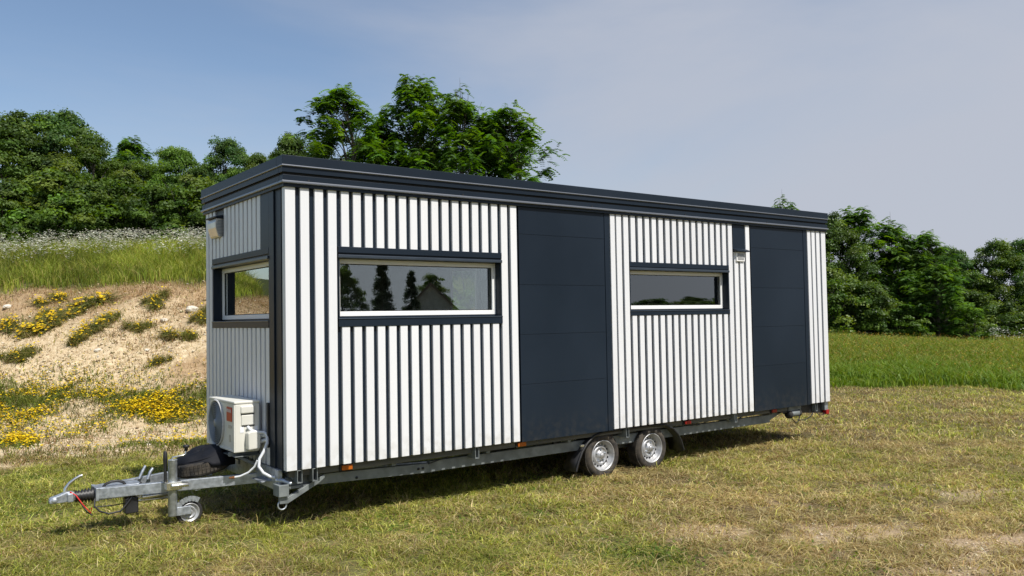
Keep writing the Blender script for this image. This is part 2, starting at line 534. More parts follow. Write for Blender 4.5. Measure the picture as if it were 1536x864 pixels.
def mown_grass():
    parts = []
    for (n, u0, u1, wsc, hs) in ((190000, 4.6, 8.0, 1.0, 1.0), (230000, 8.0, 13.0, 1.35, 1.05), (170000, 13.0, 24.5, 2.1, 1.1), (16000, 1.2, 4.6, 1.2, 1), (-110000, 4.0, 9.0, 1.3, 1), (-90000, 9.0, 15.0, 1.8, 1.05), (-60000, 15.0, 24.5, 2.6, 1.1)):
        u, v = wedge(abs(n), u0, u1, -.70, .70)
        if n < 0:                                           # the meadow to either side of the view
            n = -n; v = u * (.70 + .50 * RNG.random(n)) * np.where(RNG.random(n) < .5, -1, 1)
        x, y = xy_of(u, v)
        g, t, b, s, gr = zones(x, y)
        tuft = N2.fbm(x * 6.0, y * 6.0, 2)
        keep = RNG.random(n) < np.clip((1 - g * .93) * (1 - t) * (1 - b * .82) * (.10 + 1.7 * smooth01(tuft, .32, .62)), 0, 1)
        x, y, s, gr, tuft, b = x[keep], y[keep], s[keep], gr[keep], tuft[keep], b[keep]
        m = len(x)
        isgreen = RNG.random(m) > (.16 + .72 * s)
        col = np.where(isgreen[:, None], pick(m, GREEN, (1, 1.1, .8), .3), pick(m, STRAW, (1, 1, .6, .6), .3))
        lush = (RNG.random(m) < gr * .9)
        col[lush] = pick(int(lush.sum()), [(.055, .115, .014), (.075, .15, .02)], (1, 1))
        clump = N1(x * 2.1, y * 2.1)[:, None]
        col = col * (.74 + .52 * clump)
        h = (.032 + .07 * RNG.random(m) ** 1.5) * (.45 + 1.1 * tuft) * hs
        tall = RNG.random(m) < .03
        h[tall] *= 1.7
        w = (.0045 + .005 * RNG.random(m)) * wsc
        flat = RNG.random(m) < (.22 + .3 * s)           # mown cuttings lying about
        lean = np.where(flat, 1.3 + 1.4 * RNG.random(m), .35 + .9 * RNG.random(m))
        parts.append(blades(x, y, height(x, y), h, w, lean, col, .5, col * 1.12))
    # low broad leaves (clover, plantain) in patches
    n = 60000
    u, v = wedge(n, 4.6, 12, -.7, .7); x, y = xy_of(u, v); g, t, b, s_, gr = zones(x, y)
    k = RNG.random(n) < np.clip((1 - g) * (1 - t) * (1 - b) * (smooth01(N3.fbm(x * 1.3 + 9, y * 1.3, 3), .52, .66) * (1 - .6 * s_) + gr * .8), 0, 1)
    x, y = x[k], y[k]; m = len(x)
    parts.append(petals(x, y, height(x, y) + .012 + .03 * RNG.random(m), .008, .019, [(.10, .15, .025), (.15, .20, .035), (.075, .115, .02)], .7))
    # loose dry stalks lying on the cut meadow
    n = 16000
    u, v = wedge(n, 4.8, 14, -.7, .7); x, y = xy_of(u, v); g, t, b, s_, gr = zones(x, y)
    k = RNG.random(n) < np.clip((1 - g) * (1 - t) * (.05 + .9 * s_ + .3 * b), 0, 1)
    x, y = x[k], y[k]; m = len(x)
    parts.append(blades(x, y, height(x, y) + .02 + .025 * RNG.random(m), .03 + .05 * RNG.random(m), .004 + .004 * RNG.random(m), 1.8 + 1.6 * RNG.random(m), pick(m, [(.62, .52, .28), (.48, .38, .18), (.30, .20, .09)], (1, 1, .6)), .8))
    o = fast_mesh("mown_grass", *merge(parts), M['blade'])
    tag(o, "short mown grass, half green and half dry straw, round the trailer", "grass", kind="stuff")


def bank_plants():
    parts = []
    # thin dry stalks and weeds on the sandy bank
    n = 190000
    u, v = wedge(n, 12.0, 22.6, -1.15, .02)
    x, y = xy_of(u, v); g, t, b, s, gr = zones(x, y)
    cl = N2.fbm(x * 1.6, y * 1.6, 3)
    band = np.exp(-((u - 15.5) / 1.2) ** 2) + .8 * np.exp(-((u - 12.9) / .7) ** 2)
    top = smooth01(u, 19.5, 21.8)
    c3 = N3.fbm(x * .55 + 4, y * .55, 3)
    keep = RNG.random(n) < np.clip(g * (.10 + .50 * smooth01(cl, .45, .66) * (.35 + 1.1 * smooth01(c3, .4, .6)) + .55 * band * smooth01(cl, .36, .55) + .85 * top) * (.35 + .65 * np.maximum(smooth01(u, 14.2, 15.6), 1 - smooth01(u, 12.6, 13.6))), 0, 1)
    x, y, u, band, top = x[keep], y[keep], u[keep], band[keep], top[keep]; m = len(x)
    gb = RNG.random(m) < (.22 + .58 * band) * (1 - .75 * top)
    col = np.where(gb[:, None], pick(m, [(.07, .09, .022), (.10, .115, .03), (.13, .13, .035)], (1, 1, 1)), pick(m, [(.36, .24, .115), (.27, .165, .08), (.50, .40, .22), (.21, .12, .06)], (1, .9, 1, .5)))
    parts.append(blades(x, y, height(x, y), (.04 + .13 * RNG.random(m) ** 1.6), .006 + .007 * RNG.random(m), .3 + 1.0 * RNG.random(m), col, .4))
    o = fast_mesh("dry_bank_grass", *merge(parts), M['blade'])
    tag(o, "sparse dry stalks and weeds on the sandy bank", "dry grass", kind="stuff")


def flower_mat():
    """mats of yellow flowers on the lower bank"""
    parts = []
    n = 300000
    u, v = wedge(n, 12.9, 18.4, -1.15, -.1)
    x, y = xy_of(u, v)
    c = N1.fbm(x * .42 + 3.1, y * .42 + 1.7, 3)
    w_ = (N2.fbm(x * .6, y * .6, 2) - .5) * 1.6
    d = np.exp(-((u + w_ * .7 - 15.75) / .85) ** 2) * smooth01(c, .22, .40) + 1.2 * np.exp(-((u + w_ * .5 - 14.1) / .55) ** 2) * smooth01(c, .37, .48)
    keep = RNG.random(n) < np.clip(d, 0, 1)
    x, y, d = x[keep], y[keep], d[keep]; m = len(x)
    z = height(x, y)
    h = .05 + .11 * RNG.random(m)
    col = pick(m, [(.13, .165, .028), (.19, .215, .04), (.09, .125, .022)], (1, 1.2, .6))
    parts.append(blades(x, y, z, h, .008 + .008 * RNG.random(m), .2 + .8 * RNG.random(m), col))
    f = RNG.random(m) < (.85 - .30 * smooth01(u[keep], 15.0, 16.4)) * smooth01(N3.fbm(x * 1.1, y * 1.1, 3), .30, .54)
    parts.append(petals(x[f], y[f], z[f] + h[f] * (.8 + .3 * RNG.random(int(f.sum()))), .012, .024, [(.70, .50, .014), (.80, .60, .022), (.58, .42, .016)]))
    o = fast_mesh("yellow_flowers", *merge(parts), M['petal'])
    tag(o, "mats of small yellow flowers along the foot of the bank", "wildflowers", kind="stuff")


def petals(x, y, z, s0, s1, palette, flat=.5):
    n = len(x)
    r = s0 + (s1 - s0) * RNG.random(n)
    a = RNG.random(n) * 6.283
    nx, ny = (RNG.random(n) - .5) * 2 * flat, (RNG.random(n) - .5) * 2 * flat
    c = np.stack([x, y, z], -1)
    e1 = np.stack([np.cos(a), np.sin(a), -(nx * np.cos(a) + ny * np.sin(a))], -1) * r[:, None]
    e2 = np.stack([-np.sin(a), np.cos(a), -(-nx * np.sin(a) + ny * np.cos(a))], -1) * r[:, None]
    V = np.stack([c + e1, c + e2, c - e1, c - e2], 1).reshape(-1, 3)
    base = (np.arange(n) * 4)[:, None]
    T = np.concatenate([base + np.array([[0, 1, 2]]), base + np.array([[0, 2, 3]])], 1).reshape(-1, 3)
    return V, T, np.repeat(pick(n, palette, [1] * len(palette), .12), 4, 0)


def tall_grasses():
    # uncut grass on top of the bank
    parts = []
    n = 150000
    u, v = wedge(n, 21.3, 29.0, -1.05, .25)
    x, y = xy_of(u, v); g, t, b, s, gr = zones(x, y)
    keep = (RNG.random(n) < t) & (bank_side(v) > .25)
    x, y, u = x[keep], y[keep], u[keep]; m = len(x)
    cl = N1.fbm(x * .8, y * .8, 3)
    col = pick(m, [(.16, .22, .030), (.22, .275, .040), (.29, .305, .056), (.38, .33, .11)], (1, 1.2, .9, .4)) * (.62 + .95 * smooth01(cl, .25, .75))[:, None]
    h = (.35 + .5 * RNG.random(m)) * (.55 + .45 * smooth01(u, 21.6, 24)) * (.75 + .5 * cl)
    parts.append(blades(x, y, height(x, y), h, .009 + .009 * RNG.random(m), .1 + .4 * RNG.random(m), col, .7, col * 1.15))
    o = fast_mesh("tall_grass", *merge(parts), M['blade'])
    tag(o, "tall uncut green grass on top of the bank below the trees", "tall grass", kind="stuff")
    # white umbels over it
    n = 16000
    u, v = wedge(n, 22.3, 29.0, -1.05, .25)
    x, y = xy_of(u, v)
    d = smooth01(N2.fbm(x * .5 + 7, y * .5, 3), .34, .60) * (.12 + .88 * smooth01(u, 22.8, 25.5))
    keep = (RNG.random(n) < d) & (bank_side(v) > .3)
    x, y = x[keep], y[keep]; m = len(x)
    z0 = height(x, y); h = .55 + .45 * RNG.random(m)
    parts = [blades(x, y, z0, h, np.full(m, .011), .05 + .12 * RNG.random(m), pick(m, [(.10, .125, .04)], [1]))]
    k = 4
    xx = np.repeat(x, k) + RNG.normal(0, .05, m * k); yy = np.repeat(y, k) + RNG.normal(0, .05, m * k)
    parts.append(petals(xx, yy, np.repeat(z0 + h, k) + RNG.normal(0, .035, m * k), .018, .038, [(.60, .60, .50), (.72, .71, .63), (.46, .48, .36)], .35))
    o = fast_mesh("white_flowers", *merge(parts), M['petal'])
    tag(o, "white umbel flowers over the tall grass on the bank", "wildflowers", kind="stuff")
    # uncut meadow to the right of the trailer
    parts = []
    n = 165000
    u, v = wedge(n, 17.0, 47.0, .25, .95, .8)
    x, y = xy_of(u, v); g, t, b, s, gr = zones(x, y)
    keep = RNG.random(n) < t
    x, y, u, v = x[keep], y[keep], u[keep], v[keep]; m = len(x)
    edge = u - (22.9 - (v - 8.8) * .66)
    front = 1 - smooth01(edge + (N1.fbm(x * .6, y * .6, 3) - .5) * 9, 1.0, 11.0)
    isg = RNG.random(m) < (.34 + .62 * front)
    col = np.where(isg[:, None], pick(m, [(.105, .180, .022), (.145, .230, .030), (.205, .275, .045)], (1, 1, .7)), pick(m, [(.22, .25, .045), (.28, .26, .06), (.18, .23, .038), (.30, .23, .075)], (1.2, 1, 1.2, .4)))
    h = np.where(isg, .25 + .33 * RNG.random(m), .30 + .25 * RNG.random(m)) * (.7 + .5 * N2.fbm(x * .7, y * .7, 3))
    h = h * (.55 + .45 * smooth01(edge, 0, 1.5))
    w = np.where(isg, .016 + .02 * RNG.random(m), .012 + .010 * RNG.random(m)) * (1 + (u - 20) / 40)
    parts.append(blades(x, y, height(x, y), h, w, .15 + .5 * RNG.random(m), col, .8, col * 1.1))
    f = (~isg) & (RNG.random(m) < .13)
    parts.append(petals(x[f], y[f], height(x[f], y[f]) + h[f] * 1.05, .014, .03, [(.36, .27, .05), (.28, .17, .06), (.42, .33, .06)]))
    o = fast_mesh("meadow_grass", *merge(parts), M['blade'])
    tag(o, "uncut bright green and ochre meadow grass beyond the mown strip", "tall grass", kind="stuff")
    # cow parsley at the foot of the right-hand trees
    n = 620
    u, v = wedge(n, 36.5, 40, .575, .74)
    x, y = xy_of(u, v)
    keep = RNG.random(n) < smooth01(N2.fbm(x * .9, y * .9, 2), .42, .62)
    x, y = x[keep], y[keep]; m = len(x)
    z0 = height(x, y); h = .5 + .5 * RNG.random(m)
    xx = np.repeat(x, 5) + RNG.normal(0, .09, m * 5); yy = np.repeat(y, 5) + RNG.normal(0, .09, m * 5)
    parts = [blades(x, y, z0, h, np.full(m, .018), np.full(m, .1), pick(m, [(.08, .12, .03)], [1])),
             petals(xx, yy, np.repeat(z0 + h, 5) + RNG.normal(0, .06, m * 5), .022, .045, [(.5, .52, .44), (.66, .66, .6)], .4)]
    o = fast_mesh("cow_parsley", *merge(parts), M['petal'])
    tag(o, "white cow parsley at the foot of the trees on the right", "wildflowers", kind="stuff")


def gravel():
    n = 26000
    u, v = wedge(n, 12.2, 22.0, -1.1, .02)
    x, y = xy_of(u, v); g, t, b, s, gr = zones(x, y)
    keep = RNG.random(n) < g * smooth01(N3.fbm(x * 1.2, y * 1.2, 3), .38, .6)
    x, y = x[keep], y[keep]
    u, v = wedge(40000, 5.0, 10.5, -.1, .72); x2, y2 = xy_of(u, v); b2 = zones(x2, y2)[2]
    k2 = RNG.random(40000) < b2 * smooth01(N3.fbm(x2 * 3, y2 * 3, 2), .35, .6) * .5
    nb = int(k2.sum()); x = np.concatenate([x, x2[k2]]); y = np.concatenate([y, y2[k2]]); m = len(x)
    r = .010 + .035 * RNG.random(m) ** 3.2
    r[-nb:] = .005 + .014 * RNG.random(nb) ** 2.5
    z = height(x, y)
    octa = np.array([(1, 0, 0), (0, 1, 0), (-1, 0, 0), (0, -1, 0), (0, 0, .7), (0, 0, -.7)])
    V = octa[None] * (r[:, None, None]) * (.6 + .8 * RNG.random((m, 6, 1)))
    a = RNG.random(m) * 6.28
    ca, sa = np.cos(a)[:, None], np.sin(a)[:, None]
    V = np.stack([V[..., 0] * ca - V[..., 1] * sa, V[..., 0] * sa + V[..., 1] * ca, V[..., 2]], -1)
    V += np.stack([x, y, z + r * .25], -1)[:, None]
    base = (np.arange(m) * 6)[:, None]
    T = np.concatenate([base + np.array([f]) for f in ((0, 1, 4), (1, 2, 4), (2, 3, 4), (3, 0, 4), (1, 0, 5), (2, 1, 5), (3, 2, 5), (0, 3, 5))], 1).reshape(-1, 3)
    C = np.repeat(pick(m, [(.46, .36, .22), (.56, .47, .32), (.34, .25, .14), (.62, .56, .45)], (1, .8, .8, .3)), 6, 0)
    mm = mat("gravel_stone", rough=.9); at = N(mm, "ShaderNodeAttribute"); at.attribute_name = "tone"
    L(mm, at.outputs["Color"], mm.node_tree.nodes["Principled BSDF"].inputs["Base Color"])
    o = fast_mesh("gravel", V.reshape(-1, 3), T, C, mm)
    tag(o, "loose sandy gravel and clods on the bank", "gravel", kind="stuff")
    return mm


mown_grass(); bank_plants(); flower_mat(); tall_grasses(); STONE = gravel()

# separate bushy flower clumps and pale stones on the bank


def clump_mesh():
    res = []
    for k in range(3):
        m = 900
        nl = 7
        lc = RNG.normal(0, .26, (nl, 2)); lr = .10 + .16 * RNG.random(nl); lh = .10 + .20 * RNG.random(nl)
        q = RNG.integers(0, nl, m)
        rr = np.abs(RNG.normal(0, .62, m)); a = RNG.random(m) * 6.28
        x, y = lc[q, 0] + lr[q] * rr * np.cos(a), lc[q, 1] * .8 + lr[q] * rr * np.sin(a)
        h = lh[q] * np.exp(-.5 * rr ** 2) * (.4 + .75 * RNG.random(m)) + .04; r = rr * .3
        col = pick(m, [(.13, .15, .03), (.18, .185, .04), (.09, .115, .022), (.24, .19, .07)], (1, 1, .7, 1.2))
        parts = [blades(x, y, np.zeros(m), h, .011 + .010 * RNG.random(m), .2 + .9 * RNG.random(m), col)]
        f = RNG.random(m) < (.14, .04, .20)[k]
        fx = petals(x[f] * 1.1, y[f] * 1.1, h[f], .014, .028, [(.60, .40, .015), (.66, .48, .03), (.45, .31, .02)])
        res.append((merge(parts), fx))
    return res


def flower_clumps():
    spots = [(-.555, 20.0, 1.0, 0, "low weedy clump at the far left of the bank under the tall grass"),
             (-.522, 20.6, 1.7, 0, "widest yellow-green flower clump high on the bank"),
             (-.585, 19.7, 1.5, 2, "yellow flower clump at the left photo edge, high on the sandy bank"),
             (-.495, 19.6, 1.1, 0, "yellowish clump just below the widest clump on the bank"),
             (-.44, 20.6, .9, 1, "small green clump right of the widest clump on the bank"),
             (-.455, 19.3, .8, 1, "small dull clump halfway up the bank towards the trailer"),
             (-.405, 18.9, 1.0, 0, "rounded clump of yellow flowers on bare sand near the trailer"),
             (-.52, 18.9, .8, 0, "clump of dry yellow flowers on the middle of the bank"),
             (-.385, 19.8, .8, 1, "green weed clump on the bank closest to the trailer wall"),
             (-.60, 17.8, 1.0, 1, "green tuft alone on bare sand at the left photo edge"),
             (-.56, 21.0, 1.0, 2, "yellow clump against the reddish dry grass at the bank top"),
             (-.425, 17.9, .6, 1, "tiny green tuft on the pale sand above the flower mats")]
    meshes = []
    for i, (k, u, s, kind, lab) in enumerate(spots):
        v = k * u
        x, y = xy_of(u, v)
        root = empty("flower_clump", (x, y, float(height(x, y)) - .02), lab, "flower clump", "flower clumps on the bank")
        root.scale = (s * 1.1, s * 1.1, .75 + .2 * s); e = .4
        nrm = Vector((float(height(x - e, y) - height(x + e, y)), float(height(x, y - e) - height(x, y + e)), 2 * e)).normalized()
        root.rotation_euler = (nrm.to_track_quat('Z', 'Y').to_matrix() @ Matrix.Rotation(i * 1.7, 3, 'Z')).to_euler()
        if not meshes:
            for (g_, f_) in clump_mesh():
                a = fast_mesh("foliage", *g_, M['blade']); b = fast_mesh("blossom", *f_, M['petal'])
                meshes.append((a, b))
        for src in meshes[kind]:
            if src.parent is None: src.parent = root
            else:
                c = src.copy(); COL.objects.link(c); c.parent = root
    for a, b in meshes:
        if a.parent is None:
            bpy.data.objects.remove(a); bpy.data.objects.remove(b)


flower_clumps()


def stones():
    spots = [(-.385, 20.2, .17, "flat pale stone high on the bank beside the trailer"), (-.42, 19.9, .12, "pale stone left of the flat stone on the upper bank"),
             (-.50, 18.3, .09, "small white stone in the middle of the sandy bank"), (-.61, 20.6, .12, "white stone at the left photo edge under the tall grass"),
             (-.365, 20.9, .10, "small pale stone touching the trailer outline on the bank"), (-.44, 18.4, .07, "little pale stone on the sand below the clumps")]
    src = None
    for i, (k, u, s, lab) in enumerate(spots):
        v = k * u; x, y = xy_of(u, v)
        if src is None:
            import bmesh
            bm = bmesh.new(); bmesh.ops.create_icosphere(bm, subdivisions=3, radius=1)
            for q in bm.verts:
                d = 1 + .35 * (N2.fbm(q.co.x * 1.3 + 5, q.co.y * 1.3 + q.co.z, 3) - .5) * 2
                q.co = Vector((q.co.x * d, q.co.y * d * .75, q.co.z * d * .5))
            me = bpy.data.meshes.new("stone"); bm.to_mesh(me); bm.free()
            me.materials.append(vary(mat("pale_stone", (.6, .55, .45), .9), (.48, .42, .32), (.68, .64, .55), 5, bump=.5, bscale=9))
            o = bpy.data.objects.new("stone", me); src = o
        else:
            o = src.copy()
        COL.objects.link(o)
        o.location = (x, y, float(height(x, y)) + s * .15); o.scale = (s, s, s); o.rotation_euler = (.2, .1, i * 1.3)
        tag(o, lab, "stone", "pale stones on the bank")


stones()

# ----------------------------------------------------------------- trees


def leaf_quads(c, nrm, size, aspect, col, along=None):
    """kite-shaped leaves"""
    n = len(c)
    nrm = nrm / (np.linalg.norm(nrm, axis=1, keepdims=True) + 1e-9)
    ref = RNG.normal(size=(n, 3)) if along is None else along
    t = ref - nrm * np.sum(ref * nrm, 1, keepdims=True)
    t /= np.linalg.norm(t, axis=1, keepdims=True) + 1e-9
    b = np.cross(nrm, t)
    s = size[:, None]
    V = np.stack([c - t * s * .5, c + b * s * aspect * .5 - t * s * .05, c + t * s * .5, c - b * s * aspect * .5 - t * s * .05], 1).reshape(-1, 3)
    base = (np.arange(n) * 4)[:, None]
    T = np.concatenate([base + np.array([[0, 1, 2]]), base + np.array([[0, 2, 3]])], 1).reshape(-1, 3)
    return V, T, np.repeat(col, 4, 0)


OLIVE = [(.052, .092, .014), (.072, .116, .018), (.042, .076, .012), (.095, .132, .024)]
BLUISH = [(.036, .075, .020), (.050, .095, .026), (.068, .112, .030), (.030, .060, .016)]
DENSE = [(.046, .080, .015), (.060, .100, .019), (.080, .122, .022), (.034, .062, .013)]
LOCUST = [(.052, .112, .017), (.072, .142, .022), (.098, .172, .028), (.038, .082, .014)]
LIGHT = [(.085, .150, .022), (.115, .185, .030), (.065, .118, .018)]


def crown_points(H, W, n, base, seed, spread=.45, topheavy=.6):
    """clump centres inside an uneven envelope (several lobes)"""
    r = np.random.default_rng(seed)
    lobes = r.integers(3, 6); ph = r.random(3) * 6.28
    t = base + (1 - base) * r.random(n) ** topheavy
    a = r.random(n) * 6.28
    env = np.sin(np.clip((t - base * .6) / (1.0 - base * .6), 0.02, 1) ** .8 * math.pi * .93 + .15) ** .7
    env = np.clip(env, .12, 1)
    wob = 1 + .25 * np.sin(lobes * a + ph[0] + 3 * t) + .18 * np.sin(2 * a + ph[1] - 5 * t)
    rr = W / 2 * env * wob * (spread + (1 - spread) * np.sqrt(r.random(n)))
    # uneven top: some sides sag, a few leaders stick out
    sag = 1 - (.12 if topheavy < .87 else .26) * (.5 + .5 * np.sin((lobes - 1) * a + ph[2])) * np.clip(rr / (W * .5), 0, 1)
    lead = r.random(n) < .10
    sag = np.where(lead, 1.06, sag); rr = np.where(lead, rr * .75, rr)
    return np.stack([rr * np.cos(a), rr * np.sin(a), t * H * sag], -1), r


def tree_meshes(kind, H, W, seed, pal, leaves):
    """returns (trunk MB, crown arrays)"""
    tr = MB()
    if kind == 'pinnate':
        pts, r = crown_points(H, W, int(leaves), .16, seed, .35, .80)
    elif kind == 'shrub':
        pts, r = crown_points(H, W, int(leaves), .03, seed, .35, 1.0)
    else:
        pts, r = crown_points(H, W, int(leaves), .05, seed, .40, .88)
    rad = .018 * H + .03
    stems = 1 if kind != 'shrub' else 4
    heads = []
    for q in range(stems):
        dx, dy = (r.normal(0, .10 * W, 2) if stems > 1 else r.normal(0, .03 * W, 2))
        path = [(dx * .2, dy * .2, -.15), (dx * .4 + r.normal(0, .03), dy * .4, H * .18), (dx + r.normal(0, .06), dy + r.normal(0, .06), H * .42), (dx * 1.6 + r.normal(0, .1), dy * 1.6, H * .62), (dx * 1.8, dy * 1.8, H * .76)]
        rs = [rad * s_ / (1 if stems == 1 else 2) for s_ in (1.25, 1, .7, .4, .12)]
        tr.tube(path, rs, 8)
        heads.append([Vector(p) for p in path])
    for j, p in enumerate(pts):                             # limbs out to some of the clumps
        if j % (2 if kind == 'pinnate' else 4): continue
        hd = heads[int(r.integers(0, stems))]
        zt = min(max(p[2] * .72 - .35 * math.hypot(p[0], p[1]), H * .12), H * .85)
        # point on the stem at that height
        b = hd[0]
        for i in range(len(hd) - 1):
            if hd[i].z <= zt <= hd[i + 1].z:
                f = (zt - hd[i].z) / (hd[i + 1].z - hd[i].z); b = hd[i].lerp(hd[i + 1], f); break
        e = Vector(p)
        mid = b.lerp(e, .5) + Vector((r.normal(0, .06), r.normal(0, .06), .08 * (e - b).length))
        l = (e - b).length
        tr.tube([b, mid, e], [.010 + .008 * l, .006 + .005 * l, .004], 5, caps=False)
    parts = []
    sun = np.array([0, 0, 1.0])
    for p in pts:
        tone = .74 + .56 * r.random()
        hue = pick(1, pal, [1] * len(pal), .05)[0] * tone
        if kind == 'pinnate':
            nf = int(r.integers(15, 24)); rc = .30 + .26 * r.random()
            for _ in range(nf):
                d = r.normal(size=3); d[2] = abs(d[2]) * .35 + .05; d /= np.linalg.norm(d)
                o = p + r.normal(0, .33, 3) * rc
                ln = .34 + .22 * r.random(); k = 6
                s = np.linspace(.15, 1, k)
                rach = o + d * (ln * s)[:, None] + np.stack([0 * s, 0 * s, -.55 * ln * s ** 2], -1)
                side = np.cross(d, sun); side /= np.linalg.norm(side) + 1e-9
                cc, nn, al = [], [], []
                for sg in (-1, 1):
                    al_ = side * sg * .9 + d * .45 + np.array([0, 0, -.35])
                    cc.append(rach + al_ * .062); al.append(np.repeat(al_[None], k, 0))
                    nn.append(np.repeat((np.array([0, 0, 1.0]) + d * .25 + r.normal(0, .25, 3))[None], k, 0))
                cc, nn, al = np.vstack(cc), np.vstack(nn), np.vstack(al)
                m = len(cc)
                col = np.repeat((hue * (.85 + .3 * r.random()))[None], m, 0)
                parts.append(leaf_quads(cc, nn, .15 + .06 * RNG.random(m), .44, col, al))
        else:
            m = int((150 if kind == 'shrub' else 210) * (.7 + .6 * r.random()))
            rc = (.34 if kind == 'shrub' else .46) * (.75 + .5 * r.random())
            d = r.normal(size=(m, 3)); d /= np.linalg.norm(d, axis=1, keepdims=True)
            d[:, 2] = np.where(d[:, 2] < -.2, -d[:, 2] * .6, d[:, 2])
            rr = rc * (.45 + .6 * r.random(m) ** .6)
            c = p + d * rr[:, None] * np.array([1.0, 1.0, .92])
            nn = d * .9 + np.array([0, 0, .35]) + r.normal(0, .45, (m, 3))
            col = hue[None] * (.78 + .44 * r.random((m, 1)))
            parts.append(leaf_quads(c, nn, .085 + .06 * RNG.random(m), .62, col))
    return tr, merge(parts)


PROTO = {}
KINDS = {  # kind, H, W, palette, clumps
    'broad_a': ('broad', 6.0, 5.6, DENSE, 190), 'broad_b': ('broad', 6.0, 5.0, OLIVE, 175), 'broad_c': ('broad', 6.0, 5.7, BLUISH + LIGHT[:1], 200),
    'light': ('broad', 6.0, 4.6, LIGHT, 185),
    'locust_a': ('pinnate', 7.0, 4.7, LOCUST, 120), 'locust_b': ('pinnate', 7.0, 5.0, LOCUST, 140), 'locust_c': ('pinnate', 7.0, 4.3, LOCUST, 100),
    'shrub_a': ('shrub', 2.6, 3.2, DENSE, 85), 'shrub_b': ('shrub', 2.6, 3.4, OLIVE + LIGHT[:1], 90), 'shrub_c': ('shrub', 2.6, 3.0, LIGHT + DENSE[:1], 80),
}


def plant(kind, x, y, top, wscale, rot, label, group, name="tree", cat="tree", base=None):
    k, H, W, pal, nc = KINDS[kind]
    z = float(height(x, y)) if base is None else base
    s = (top - z) / H
    root = empty(name, (x, y, z), label, cat, group)
    root.scale = (s * wscale, s * wscale, s); root.rotation_euler = (0, 0, rot)
    if kind not in PROTO:
        tr, cr = tree_meshes(k, H, W, 100 + len(PROTO) * 7, pal, nc)
        zmax = np.quantile(cr[0][:, 2], .9995)
        cr = (cr[0] * np.array([1, 1, H / zmax]), cr[1], cr[2])
        a = tr.build("trunk", M['bark'], root, recalc=False)
        b = fast_mesh("crown", *cr, M['leaf'], root)
        PROTO[kind] = (a, b)
    else:
        for src in PROTO[kind]:
            c = src.copy(); COL.objects.link(c); c.parent = root
    return root


